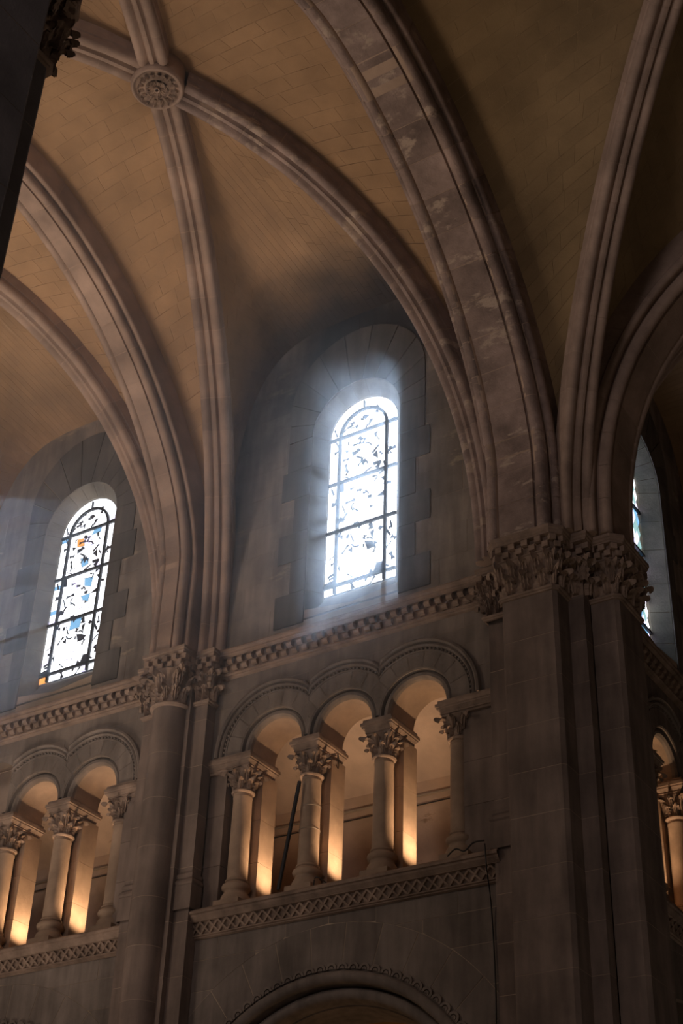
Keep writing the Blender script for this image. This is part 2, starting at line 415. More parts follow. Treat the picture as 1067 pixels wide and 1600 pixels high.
# nave bay A
web_cell('pale vault web between the crossing arch and the two ribs of the carved boss', yface(R_T2, 0.72, 5.33), two(R_a, R_d, WO), 0)
web_cell('warm vault web between the carved boss and the narrow banded arch', yface(R_T1, 0.70, -1.01), two(R_b, R_e, WO), 0)
def wallx(x, ax=0.0):
    u = min(1, abs(x-BX-ax)/2.86); return Vector((x, -0.16, 2.72+7.13*(1-u**3.9)**(1/3.9)))
def window_cell(label, rb, ra, ax):
    B = two(rb, ra, WO)
    def A(t):
        p = B(t); x = min(max(p.x, BX+ax-2.86), BX+ax+2.86); return wallx(x, ax)
    return web_cell(label, A, B, 0)
window_cell('vault web above the bright middle window, darker where it meets the wall', R_b, R_a, 0.0)
def far_cell(label, re, rd, ax):
    B = two(re, rd, WO)
    def A(t):
        p = B(t); q = wallx(min(max(p.x, BX+ax-2.86), BX+ax+2.86), ax); q.y = 2*BY+0.16; return q
    return web_cell(label, A, B, 0)
far_cell('dark vault web at the top left beyond the carved boss', R_e, R_d, 0.0)
# nave bay B
R_c2 = Rib((BX-LB-2.81, -0.5), (BX-LB, BY), 6.79, 7.0, 2.02, 3.25)
R_cf = Rib((-1.95, 2*BY+0.5), (BX-LB, BY), 6.79, 7.0, 2.02, 3.25)
window_cell('vault web above the smaller left window', R_c2, R_c, -LB)
web_cell('shaded strip of vault web left of the narrow banded arch', yface(R_T1, 0.70, -1.79), two(R_c, R_cf, WO), 0)
# crossing
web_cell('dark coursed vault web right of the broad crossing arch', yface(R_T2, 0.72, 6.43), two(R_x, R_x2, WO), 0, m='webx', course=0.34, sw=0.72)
def yT3(t):
    p = R_T3.at(pi*t, 0.72); p.y = -0.42; return p
R_x3 = Rib((2*SX-6.79, -0.76), (SX, SY), 8.46, 7.3, 1.75, 3.0)
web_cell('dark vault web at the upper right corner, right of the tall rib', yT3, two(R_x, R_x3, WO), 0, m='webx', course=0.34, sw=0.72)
# transept bay beyond the right arch
TY = 5.87
def TM(p): return Vector((6.0-p.y, TY-p.x, p.z))
class MRib(Rib):
    def __init__(s, r):
        s.r = r; s.lat = TM(r.lat)-TM(Vector((0,0,0)))
    def at(s, th, off=0.0): return TM(s.r.at(th, off))
MR_a, MR_b = MRib(Rib((4.9, -0.5), (BX, BY), 6.8, 7.28, 2.1)), MRib(R_b)
def TWc(label, rb, ra):
    B = two(rb, ra, WO); B0 = two(R_b, MR_a.r, WO)
    def A(t):
        p = B0(t); return TM(wallx(min(max(p.x, BX-2.86), BX+2.86)))
    return web_cell(label, A, B, 0)
TWc('dark vault web in the transept behind the right arch', MR_b, MR_a)
def yT3b(t):
    p = R_T3.at(pi*t, 0.72); p.y = 0.66; return p
web_cell('shadowed strip of transept vault just behind the right arch', yT3b, two(MR_a, MRib(R_d), WO), 0)
make_rib('diagonal_rib', 'rib of the transept vault emerging behind the right arch', 'rib', MR_a, prof_diag(), 'rib', 0, pi/2, 0.62, group='moulded vault ribs')

# ------------------------------------------------------------------ walls built of stones
def stone_panel(root, xl, xr, holes, zs, sw, y, m, gap=0.012, th=0.05, name='stone', stag=True, thick_y=1, maxn=290, rnd=.1):
    """stones in courses zs between curves xl(z), xr(z) minus holes (cx, half(z) or None)"""
    cnt = 0
    for q in range(len(zs)-1):
        z0, z1 = zs[q]+gap/2, zs[q+1]-gap/2
        if z1-z0 < .03: continue
        X0 = min(xl(z0), xl(z1), xl((z0+z1)/2)); X1 = max(xr(z0), xr(z1), xr((z0+z1)/2))
        n = max(1, round((X1-X0)/sw)); step = (X1-X0)/n
        J = [X0]+[X0+step*(i+(0.5 if (stag and q % 2) else 0)+random.uniform(-rnd, rnd)) for i in range(1 if not (stag and q % 2) else 0, n)]+[X1]
        zz = [z0+(z1-z0)*i/16 for i in range(17)]
        act = [(cx, hf) for cx, hf in holes if any(hf(z) is not None for z in zz)]
        segs = []
        cuts = sorted(c for c, _ in act)
        for a, b in zip(J[:-1], J[1:]):
            pts = [a]+[c for c in cuts if a < c < b]+[b]
            segs += list(zip(pts[:-1], pts[1:]))
        for a, b in segs:
            L, R = [], []
            for z in zz:
                l, r = max(a, xl(z)), min(b, xr(z))
                for cx, hf in act:
                    h = hf(z)
                    if h is None: continue
                    if (a+b)/2 < cx: r = min(r, cx-h)
                    else: l = max(l, cx+h)
                L.append(l); R.append(r)
            ok = [i for i in range(17) if R[i]-L[i] > gap+.004]
            if len(ok) < 2: continue
            # contiguous run
            run = [ok[0]]
            for i in ok[1:]:
                if i == run[-1]+1: run.append(i)
                else: break
            if len(run) < 2: continue
            straight = all(abs(L[i]-L[run[0]]) < 1e-4 and abs(R[i]-R[run[0]]) < 1e-4 for i in run)
            if straight: run = [run[0], run[-1]]
            elif len(run) > 9: run = run[::2]+([run[-1]] if (len(run)-1) % 2 else [])
            g = gap/2
            fr = [(L[i]+g, zz[i]) for i in run]+[(R[i]-g, zz[i]) for i in reversed(run)]
            yy = y+random.uniform(-.003, .003)
            mb = MB(); mb.slab([(x, yy, z) for x, z in fr], [(x, yy+th, z) for x, z in fr])
            mb.build(name, m, root, loc=(fr[0][0], yy, fr[0][1]), smooth=False); cnt += 1
    return cnt
def mortar_plane(mb, xl, xr, holes, z0, z1, n, y):
    zz = [z0+(z1-z0)*i/n for i in range(n+1)]
    cuts = sorted(c for c, _ in holes)
    pts = [None]+cuts+[None]
    for k in range(len(pts)-1):
        rows = []
        for z in zz:
            l = xl(z) if pts[k] is None else pts[k]; r = xr(z) if pts[k+1] is None else pts[k+1]
            for cx, hf in holes:
                h = hf(z)
                if h is None: continue
                if pts[k] == cx: l = max(l, cx+h)
                if pts[k+1] == cx: r = min(r, cx-h)
            if r < l: r = l
            rows.append([(l, y, z), (r, y, z)])
        mb.quad_grid(rows)
def arch_half(r, zc, z0=None):
    def f(z):
        if z0 is not None and z < z0: return None
        if z <= zc: return r
        d = z-zc
        return sqrt(r*r-d*d) if d < r else None
    return f
const = lambda v: (lambda z: v)
def courses(z0, z1, h, j=0.0):
    n = max(1, round((z1-z0)/h)); return [z0]+[z0+(z1-z0)*i/n+random.uniform(-j, j) for i in range(1, n)]+[z1]

TEMPL = []                                                 # template bay objects, copied to the other bays
def T(o, labB=None, labT=None):
    TEMPL.append((o, labB, labT)); return o

# ---- clerestory wall
WX, HW, WZB, WZS = 2.16, 0.753, 3.55, 7.10
def quoin_half(z):
    if z < 2.78: return None
    zs = [2.95, 3.63, 4.32, 4.95, 5.74, 6.40]
    if z < 2.95: return 0.98
    if z < 3.63: return 1.62
    if z < 4.32: return 1.32
    if z < 4.95: return 1.62
    if z < 5.74: return 1.32
    if z < 6.40: return 1.62
    d = z-7.9
    if d <= 0: return 1.52
    return sqrt(1.52**2-d*d) if d < 1.52 else None
def wall_xl(z):
    u = min(1, max(0, (z-2.72)/7.13)); return max(-1.0, BX-2.9*(1-u**3.9)**(1/3.9))-0.03
def wall_xr(z):
    u = min(1, max(0, (z-2.72)/7.13)); return min(5.1, BX+2.9*(1-u**3.9)**(1/3.9))+0.03
mb = MB()
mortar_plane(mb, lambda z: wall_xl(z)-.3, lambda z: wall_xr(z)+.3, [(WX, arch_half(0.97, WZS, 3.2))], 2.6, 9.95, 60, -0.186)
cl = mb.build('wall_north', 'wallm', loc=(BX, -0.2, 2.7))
T(struct(cl, 'plastered stone wall round the bright middle window'), 'plastered stone wall round the smaller left window', 'stained wall round the transept window at the right edge')
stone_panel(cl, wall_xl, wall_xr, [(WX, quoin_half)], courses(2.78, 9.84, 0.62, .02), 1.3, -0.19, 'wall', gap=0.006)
# quoins and arch stones, proud of the plaster
zs = [2.95, 3.63, 4.32, 4.95, 5.74, 6.40]
for i in range(5):
    wo = 1.62 if i % 2 == 0 else 1.32
    for sgn in (-1, 1):
        mb = MB(); a, b = sorted((WX+sgn*0.98, WX+sgn*(wo-.008)))
        mb.box(a, b, -0.215, -0.15, zs[i]+.005, zs[i+1]-.005); mb.build('quoin', 'quoin', cl, loc=(a, -.2, zs[i]), smooth=False)
for sgn in (-1, 1):
    mb = MB(); a, b = sorted((WX+sgn*0.98, WX+sgn*1.51)); mb.box(a, b, -0.215, -0.15, 6.405, 7.09); mb.build('quoin', 'quoin', cl, loc=(a, -.2, 6.4), smooth=False)
nv = 11
for i in range(nv):
    a0, a1 = pi*i/nv+.006, pi*(i+1)/nv-.006
    def outer(a):
        dx, dz = cos(a), sin(a)                            # ray from (WX,7.1) to the stilted extrados
        t = 1.52/abs(dx) if abs(dx) > 1e-6 else 9
        if dz*t > 0.8:
            t = dz*0.8+sqrt((dz*0.8)**2-0.64+1.52**2)
        return t-.008
    A = [a0+(a1-a0)*k/3 for k in range(4)]
    loop = [(WX+.98*cos(a), 7.1+.98*sin(a)) for a in A]+[(WX+outer(a)*cos(a), 7.1+outer(a)*sin(a)) for a in reversed(A)]
    mb = MB(); mb.slab([(x, -.215, z) for x, z in loop], [(x, -.15, z) for x, z in loop]); mb.build('voussoir', 'quoin', cl, loc=(loop[0][0], -.2, loop[0][1]), smooth=False)

# ---- splay, sill, window
def build_window(gy, hw, lattice=False):
    root = thing('window_1', 'round-headed stained glass window', None, (WX, gy, WZB), kind='structure')
    # splayed jamb stones
    R0, R1 = hw+.012, 0.985
    def ring(a): return (cos(a), sin(a))
    bounds = [3.1, 3.63, 4.32, 4.95, 5.74, 6.40, 7.1]
    for i in range(6):
        for sgn in (-1, 1):
            mb = MB(); z0, z1 = bounds[i]+.004, bounds[i+1]-.004
            mb.quad_grid([[(WX+sgn*R1, -.2, z0), (WX+sgn*(R0), gy-.03, z0+ (0.25 if i == 0 else 0)), (WX+sgn*R0, gy+.12, z0+(0.25 if i == 0 else 0))],
                          [(WX+sgn*R1, -.2, z1), (WX+sgn*R0, gy-.03, z1), (WX+sgn*R0, gy+.12, z1)]])
            mb.build('splay_stone', 'splay', root, smooth=False)
    for i in range(9):
        mb = MB(); rows = []
        for k in range(4):
            a = pi*(i+k/3)/9+(.004 if k == 0 else -.004 if k == 3 else 0)
            c, s = ring(a); rows.append([(WX+R1*c, -.2, 7.1+R1*s), (WX+R0*c, gy-.03, 7.1+R0*s), (WX+R0*c, gy+.12, 7.1+R0*s)])
        mb.quad_grid(rows); mb.build('splay_stone', 'splay', root, smooth=False)
    mb = MB(); mb.slab([(WX-R1, -.2, 3.02), (WX+R1, -.2, 3.02), (WX+R0, gy+.05, WZB), (WX-R0, gy+.05, WZB)],
                       [(WX-R1, -.12, 2.9), (WX+R1, -.12, 2.9), (WX+R0, gy+.12, WZB-.1), (WX-R0, gy+.12, WZB-.1)])
    mb.build('sill', 'splay', root, smooth=False)
    # iron frame
    br = 0.028
    zl = [WZB+.17, 4.90, 6.00, 7.06] if not lattice else [WZB+.3, 4.6, 5.6, 6.6]
    vb = 0.52*hw/.753
    fr = MB()
    def bar(x0, z0, x1, z1, r=br, y=gy-.03):
        dx, dz = x1-x0, z1-z0; L = sqrt(dx*dx+dz*dz); nx, nz = -dz/L*r, dx/L*r
        lp = [(x0+nx, z0+nz), (x1+nx, z1+nz), (x1-nx, z1-nz), (x0-nx, z0-nz)]
        fr.slab([(x, y-.015, z) for x, z in lp], [(x, y+.03, z) for x, z in lp])
    for z in zl: bar(WX-hw, z, WX+hw, z)
    for s in ((-1, 1) if not lattice else (0,)):
        bar(WX+s*vb, WZB, WX+s*vb, zl[-1] if not lattice else 7.8)
    if not lattice:
        for i in range(20):
            a, b = pi*i/20, pi*(i+1)/20; bar(WX+vb*cos(a), zl[-1]+vb*1.02*sin(a), WX+vb*cos(b), zl[-1]+vb*1.02*sin(b))
        bar(WX, zl[-1]+vb, WX, zl[-1]+hw-.02, r=.012)
    fr.build('iron_frame', 'iron', root, smooth=False)
    # glass panes
    def inside(x, z, m=0.004):
        if z < WZB or abs(x-WX) > hw-m: return False
        return z <= WZS or (x-WX)**2+(z-WZS)**2 <= (hw-m)**2
    def clampp(x, z):
        x = min(max(x, WX-hw), WX+hw); z = max(z, WZB)
        if z > WZS:
            d = sqrt((x-WX)**2+(z-WZS)**2)
            if d > hw: x, z = WX+(x-WX)*hw/d, WZS+(z-WZS)*hw/d
        return x, z
    rr = random.Random(5 if not lattice else 9)
    came = MB()
    def pane(pts, par, pick=None):
        pts = [clampp(*p) for p in pts]
        ar = abs(sum(pts[i][0]*pts[(i+1) % len(pts)][1]-pts[(i+1) % len(pts)][0]*pts[i][1] for i in range(len(pts))))/2
        if ar < 2.5e-4: return
        cx = sum(p[0] for p in pts)/len(pts); cz = sum(p[1] for p in pts)/len(pts)
        k = 0.965
        q = [(cx+(x-cx)*k, cz+(z-cz)*k) for x, z in pts]
        u = rr.random()
        if pick: m = pick
        elif lattice: m = 'gt' if u < .35 else ('gb' if u < .5 else ('gv' if u < .7 else 'gw'))
        else: m = 'gw' if u < .80 or ar > .012 and u < .985 else ('gv' if u < .88 else ('gb' if u < .93 else ('ga' if u < .95 else 'leadg')))
        mb = MB(); mb.slab([(x, gy, z) for x, z in q], [(x, gy+.006, z) for x, z in q]); mb.build('pane', m, par, loc=(q[0][0], gy, q[0][1]), smooth=False)
        for i in range(len(pts)):
            (x0, z0), (x1, z1) = pts[i], pts[(i+1) % len(pts)]
            dx, dz = x1-x0, z1-z0; L = sqrt(dx*dx+dz*dz)
            if L < .01: continue
            nx, nz = -dz/L*.0035, dx/L*.0035
            came.poly([(x0+nx, gy-.004, z0+nz), (x1+nx, gy-.004, z1+nz), (x1-nx, gy-.004, z1-nz), (x0-nx, gy-.004, z0-nz)])
    gl = MB(); gl.box(WX-hw, WX+hw, gy+.02, gy+.024, WZB-.02, WZB+.0)
    panel = gl.build('glazing', 'iron', root, smooth=False)
    def jgrid(x0, x1, z0, z1, nx, nz, jit):
        P = {}
        for i in range(nx+1):
            for j in range(nz+1):
                x = x0+(x1-x0)*i/nx; z = z0+(z1-z0)*j/nz
                if 0 < i < nx: x += rr.uniform(-jit, jit)*(x1-x0)/nx
                if 0 < j < nz: z += rr.uniform(-jit, jit)*(z1-z0)/nz
                P[i, j] = (x, z)
        for i in range(nx):
            for j in range(nz):
                pane([P[i, j], P[i+1, j], P[i+1, j+1], P[i, j+1]], panel)
    if not lattice:
        zz = [WZB]+zl
        for a, b in zip(zz[:-1], zz[1:]):
            jgrid(WX-vb, WX+vb, a, b, 6 if b-a < .3 else 5, 1 if b-a < .3 else 6, .30)
            for s in (-1, 1):
                x0, x1 = sorted((WX+s*vb, WX+s*hw)); jgrid(x0, x1, a, b, 1, max(1, round((b-a)/.12)), .25)
        # head: border ring and inner lunette
        for i in range(14):
            a0, a1 = pi*i/14, pi*(i+1)/14
            pane([(WX+vb*cos(a0), zl[-1]+vb*sin(a0)), (WX+(hw+.03)*cos(a0), WZS+(hw+.03)*sin(a0)), (WX+(hw+.03)*cos(a1), WZS+(hw+.03)*sin(a1)), (WX+vb*cos(a1), zl[-1]+vb*sin(a1))], panel)
        for i in range(6):
            a0, a1 = pi*i/6, pi*(i+1)/6
            pane([(WX+.2*cos(a0), zl[-1]+.2*sin(a0)), (WX+vb*cos(a0), zl[-1]+vb*sin(a0)), (WX+vb*cos((a0+a1)/2), zl[-1]+vb*sin((a0+a1)/2)), (WX+vb*cos(a1), zl[-1]+vb*sin(a1)), (WX+.2*cos(a1), zl[-1]+.2*sin(a1))], panel)
        pane([(WX+.2*cos(pi*i/6), zl[-1]+.2*sin(pi*i/6)) for i in range(7)], panel, 'gw')
        # dark painted fragments between the figures
        dk = []
        for k in range(105):
            s_ = rr.random(); x = WX+rr.uniform(-.92, .92)*vb if s_ < .7 else WX+rr.choice((-1, 1))*rr.uniform(vb+.03, hw-.04)
            z = rr.uniform(WZB+.05, 7.55)
            if not inside(x, z, .05): continue
            a = rr.uniform(0, pi); L = rr.uniform(.04, .12); W_ = rr.uniform(.02, .065)
            shape = rr.choice([[(-1, -1), (0, -.35), (1, -1), (.8, 1), (0, .3), (-.9, .8)], [(-1, -.5), (1, -1), (.5, 1)], [(-1, -1), (1, -.6), (.6, .9), (-.2, .5), (-.8, 1)], [(-1,-.4),(1,-.5),(1,.4),(-.9,.6)]])
            pts = [(x+cos(a)*p*L-sin(a)*q*W_, z+sin(a)*p*L+cos(a)*q*W_) for p, q in shape]
            mb = MB(); mb.slab([(px, gy-.012, pz) for px, pz in pts], [(px, gy-.006, pz) for px, pz in pts]); mb.build('painted_fragment', 'leadg', panel, loc=(x, gy, z), smooth=False)
        for (hx, hz, hr, b0, b1) in ((.05, 6.62, .13, .2, 1.7), (.02, 5.52, .12, .1, 1.2), (-.08, 4.55, .11, 3.3, 5.2), (.16, 4.45, .10, .3, 1.9), (-.12, 5.35, .10, 2.0, 4.0), (0, 6.25, .10, 0, 3.1)):
            A = [b0+(b1-b0)*q/7 for q in range(8)];  wd = .015
            pts = [(WX+hx+(hr+wd)*cos(t), hz+(hr+wd)*sin(t)) for t in A]+[(WX+hx+(hr-wd)*cos(t), hz+(hr-wd)*sin(t)) for t in reversed(A)]
            mb = MB(); mb.slab([(px, gy-.012, pz) for px, pz in pts], [(px, gy-.006, pz) for px, pz in pts]); mb.build('painted_fragment', 'leadg', panel, loc=(WX+hx, gy, hz), smooth=False)
    else:
        dx, dz = 0.2, 0.30
        for i in range(-5, 6):
            for j in range(0, 34):
                cx = WX+i*dx/1+(dx/2 if j % 2 else 0); cz = WZB+j*dz/2
                if not inside(cx, cz, .02): continue
                pane([(cx-dx/2, cz), (cx, cz-dz/2), (cx+dx/2, cz), (cx, cz+dz/2)], panel)
    came.build('lead_cames', 'iron', root, smooth=False, kind='stuff')
    return root
w1 = build_window(0.10, HW)
w1['label'] = 'bright middle stained glass window with the sun behind it'
T(w1, 'smaller stained glass window at left with amber and blue panes', None)

# ---- billet cornice under the clerestory, string course under the gallery
def cornice():
    root = thing('billet_cornice', 'chequered billet cornice running under the bright middle window', 'cornice', (BX, -0.2, 2.3))
    mb = MB(); x0, x1 = -0.98, 5.0
    pr = [(-.2, 2.74), (-.40, 2.73), (-.42, 2.70), (-.42, 2.665), (-.40, 2.655), (-.39, 2.63), (-.40, 2.615), (-.40, 2.60), (-.375, 2.585), (-.33, 2.58), (-.33, 2.57)]
    mb.quad_grid([[(x0, y, z), (x1, y, z)] for y, z in pr]); mb.build('top_moulding', 'carve', root, ang=25)
    mb = MB(); pr = [(-.245, 2.585), (-.245, 2.30), (-.28, 2.29), (-.285, 2.265), (-.25, 2.25), (-.255, 2.235), (-.235, 2.215), (-.19, 2.20)]
    mb.quad_grid([[(x0, y, z), (x1, y, z)] for y, z in pr]); mb.build('bottom_moulding', 'carve', root, ang=25)
    n = 28; p = (x1-x0)/n
    me = None
    for i in range(n):
        for row in (0, 1):
            x = x0+p*(i+.25+.5*row); z = 2.52 if row == 0 else 2.385
            mb = MB(); mb.lathe([(0.0, -p*.25), (.062, -p*.25), (.062, p*.25), (0.0, p*.25)], 8)
            if me is None:
                o = mb.build('billet', 'carve', root, loc=(0, 0, 0)); me = o.data
                for v in me.vertices: v.co = Vector((v.co.z, v.co.x*1.0, v.co.y*1.0))
            else:
                o = bpy.data.objects.new('billet', me); COL.objects.link(o); o.parent = root; o['_o'] = (0, 0, 0)
            o.location = Vector((x, -.265 if row else -.285, z))-Vector(root['_o'])
    return root
T(cornice(), 'chequered billet cornice running under the smaller left window', 'chequered billet cornice descending at the right edge in the transept')
def string_course():
    root = thing('string_course', 'moulded sill course with a lattice band under the middle gallery arches', 'moulding', (BX, -0.2, -2.1))
    x0, x1 = -0.98, 5.0
    mb = MB(); pr = [(-.05, -2.04), (-.38, -2.06), (-.42, -2.10), (-.42, -2.14), (-.39, -2.15), (-.38, -2.18), (-.37, -2.19), (-.345, -2.225), (-.33, -2.24), (-.33, -2.25)]
    mb.quad_grid([[(x0, y, z), (x1, y, z)] for y, z in pr]); mb.build('top_moulding', 'carve', root, ang=25)
    mb = MB(); pr = [(-.33, -2.25), (-.27, -2.255), (-.225, -2.44), (-.26, -2.445), (-.262, -2.465), (-.235, -2.475), (-.24, -2.495), (-.2, -2.51)]
    mb.quad_grid([[(x0, y, z), (x1, y, z)] for y, z in pr]); mb.build('bottom_moulding', 'carve', root, ang=25)
    n = 34; p = (x1-x0)/n; me = None
    for i in range(n):
        if me is None:
            mb = MB()
            for s in (-1, 1):
                a, b = Vector((-s*p/2, -.31, -2.26)), Vector((s*p/2, -.262, -2.44))
                d = (b-a).normalized(); sd = d.cross(Vector((0, -1, 0))).normalized()*.016; yy = Vector((0, .03, 0))
                mb.slab([a+sd, b+sd, b-sd, a-sd], [a+sd+yy, b+sd+yy, b-sd+yy, a-sd+yy])
            o = mb.build('lattice_cross', 'carve', root, loc=(0, 0, 0), smooth=False); me = o.data
        else:
            o = bpy.data.objects.new('lattice_cross', me); COL.objects.link(o); o.parent = root; o['_o'] = (0, 0, 0)
        o.location = Vector((x0+p*(i+.5), 0, 0))-Vector(root['_o'])
    return root
T(string_course(), 'moulded sill course with a lattice band under the left gallery arches', 'sill course with a lattice band at the right edge in the transept')

# ---- leaves and capitals
def leaf_mesh():
    mb = MB(); rows = []; NV = 15
    for j in range(NV+1):
        v = j/NV
        w_ = (0.50+0.50*sin(pi*min(1, v*1.02))**.7)*(1-.30*abs(sin(v*pi*4)))*(1 if v < .88 else (1-v)/.12*.8+.15)
        if v < .68: y, z = .02+.16*v*v, v
        else:
            a = (v-.68)/.32*3.4; y, z = .094+.15*(1-cos(a))*.5+.10*sin(min(a, 1.6)), .68+.17*sin(a)
        r = []
        for k in range(15):
            u = -1+k/7; fl = .035*cos(u*pi*3.5)*(1-v*.3)
            r.append((u*.5*w_, -(y+.07*(1-u*u)+fl-.05*abs(u)**3), z-.10*abs(u)**1.5*(.3+v)))
        rows.append(r)
    mb.quad_grid(rows)
    me = bpy.data.meshes.new('leaf'); me.from_pydata([tuple(p) for p in mb.v], [], mb.f); me.update()
    me.polygons.foreach_set('use_smooth', [True]*len(me.polygons)); me.set_sharp_from_angle(angle=radians(50)); me.materials.append(MT['carve'])
    return me
LEAF = leaf_mesh()
def leaf(parent, loc, rot, sx, sz, sy=None, tilt=0.0):
    o = bpy.data.objects.new('leaf', LEAF); COL.objects.link(o); o.parent = parent; o['_o'] = tuple(loc)
    o.location = Vector(loc)-parent_origin(parent); o.rotation_euler = (tilt, 0, rot); o.scale = (sx, sy or sx*1.1, sz)
    return o
def scroll(parent, loc, rot, s):
    mb = MB(); pts = []
    for i in range(15):
        a = i/14*3.6*pi/2*1.1; r = .05*(1-i/17); pts.append((0, -r*sin(a)*1.2, r*cos(a)))
    mb.tube(pts, .014, 6)
    o = mb.build('volute', 'carve', parent, loc=(0, 0, 0)); o.location = Vector(loc)-parent_origin(parent); o.rotation_euler = (0, 0, rot); o.scale = (s, s, s)

def arcade_column(x, label, group=None, half=False):
    root = thing('gallery_column', label, 'column', (x, 0, -1.95), group)
    mb = MB(); mb.box(x-.25, x+.25, -.27, .25, -2.03, -1.93); mb.lathe([(.25, -1.93), (.245, -1.85), (.22, -1.80), (.20, -1.79), (.195, -1.76)], 28, (x, 0, 0))
    mb.build('plinth', 'col', root)
    mb = MB(); mb.lathe([(.195, -1.76), (.20, -1.74), (.235, -1.71), (.245, -1.675), (.235, -1.64), (.20, -1.615), (.185, -1.605), (.18, -1.59), (.195, -1.575), (.195, -1.56), (.175, -1.54)], 28, (x, 0, 0))
    mb.build('base', 'col', root)
    mb = MB(); mb.lathe([(.172, -1.545), (.170, -1.2), (.166, -.6), (.160, -.12), (.168, -.10), (.168, -.08), (.16, -.07), (.16, -.03)], 28, (x, 0, 0)); mb.build('shaft', 'col', root)
    mb = MB(); mb.lathe([(.16, -.03), (.19, -.025), (.205, 0.0), (.19, .028), (.16, .03)], 28, (x, 0, 0)); mb.build('astragal', 'carve', root)
    mb = MB(); mb.lathe([(.155, .02), (.16, .12), (.175, .22), (.21, .32), (.235, .37), (.235, .40)], 20, (x, 0, 0)); cap = mb.build('capital', 'carve', root, loc=(x, 0, .03))
    for i in range(8):
        a = 2*pi*i/8+pi/8
        leaf(cap, (x+.150*sin(a), -.150*cos(a), .035), a, .135, .21, sy=.42)
    for i in range(4):
        a = pi/4+pi/2*i
        leaf(cap, (x+.165*sin(a), -.165*cos(a), .12), a, .17, .29, sy=.62)
        scroll(cap, (x+.255*sin(a), -.255*cos(a), .36), a, .9)
    for i in range(4):
        a = pi/2*i; leaf(cap, (x+.170*sin(a), -.170*cos(a), .17), a, .13, .22, sy=.42)
    return root
def abacus(root, x0, x1, y0, y1):
    for nm, pr in (('lower_fillet', [(-.05, .385), (-.05, .42), (-.03, .43)]), ('abacus', [(-.03, .43), (-.035, .455), (-.0, .50), (.012, .51), (.012, .53), (.03, .545), (.03, .60), (.0, .61), (0, .66)])):
        mb = MB(); rows = [[(x0-o, y0-o, z), (x1+o, y0-o, z), (x1+o, y1+o, z), (x0-o, y1+o, z)] for o, z in pr]
        mb.quad_grid(rows, close_u=True); mb.poly(rows[0]); mb.poly(rows[-1]); mb.build(nm, 'carve', root, ang=25)
def jamb(root, x0, x1, y0, y1, name='pier_stone', m='col', z0=-2.03, z1=.40):
    for a, b in zip(*(lambda c: (c[:-1], c[1:]))(courses(z0, z1, .8, .06))):
        mb = MB(); mb.box(x0, x1, y0, y1, a+.003, b-.003); mb.build(name, m, root, loc=(x0, y0, a), smooth=False)
which = ['first', 'second', 'third']
for i, (lb, lB, lT) in enumerate([
    ('column at the left end of the middle gallery arches, lit from below', 'hidden left end column of the left gallery arches', 'end column of the transept gallery arches'),
    ('column in the middle gallery with a dark rod leaning on it', 'gallery column cut by the left edge of the picture', 'larger lit gallery column at the right edge'),
    ('second column from the right in the middle gallery, glowing at its foot', 'column left of centre in the left gallery with bright pier behind', 'gallery column mostly hidden behind the crossing pier'),
    ('unlit column at the right end of the middle gallery arches', 'unlit column at the right end of the left gallery arches', 'end column of the transept gallery by the pier')]):
    x = i*1.4
    root = arcade_column(x, lb, 'columns of the gallery arcades')
    if i in (1, 2): abacus(root, x-.27, x+.27, -.25, .60); jamb(root, x-.21, x+.25, .20, .62)
    elif i == 0: abacus(root, -.94, .27, -.25, .60); jamb(root, -.94, -.27, -.14, .58, m='pier'); jamb(root, -.27, .25, .20, .62)
    else: abacus(root, x-.27, 4.96, -.25, .60); jamb(root, x+.13, 4.96, -.14, .58, m='pier')
    T(root, lB, lT)

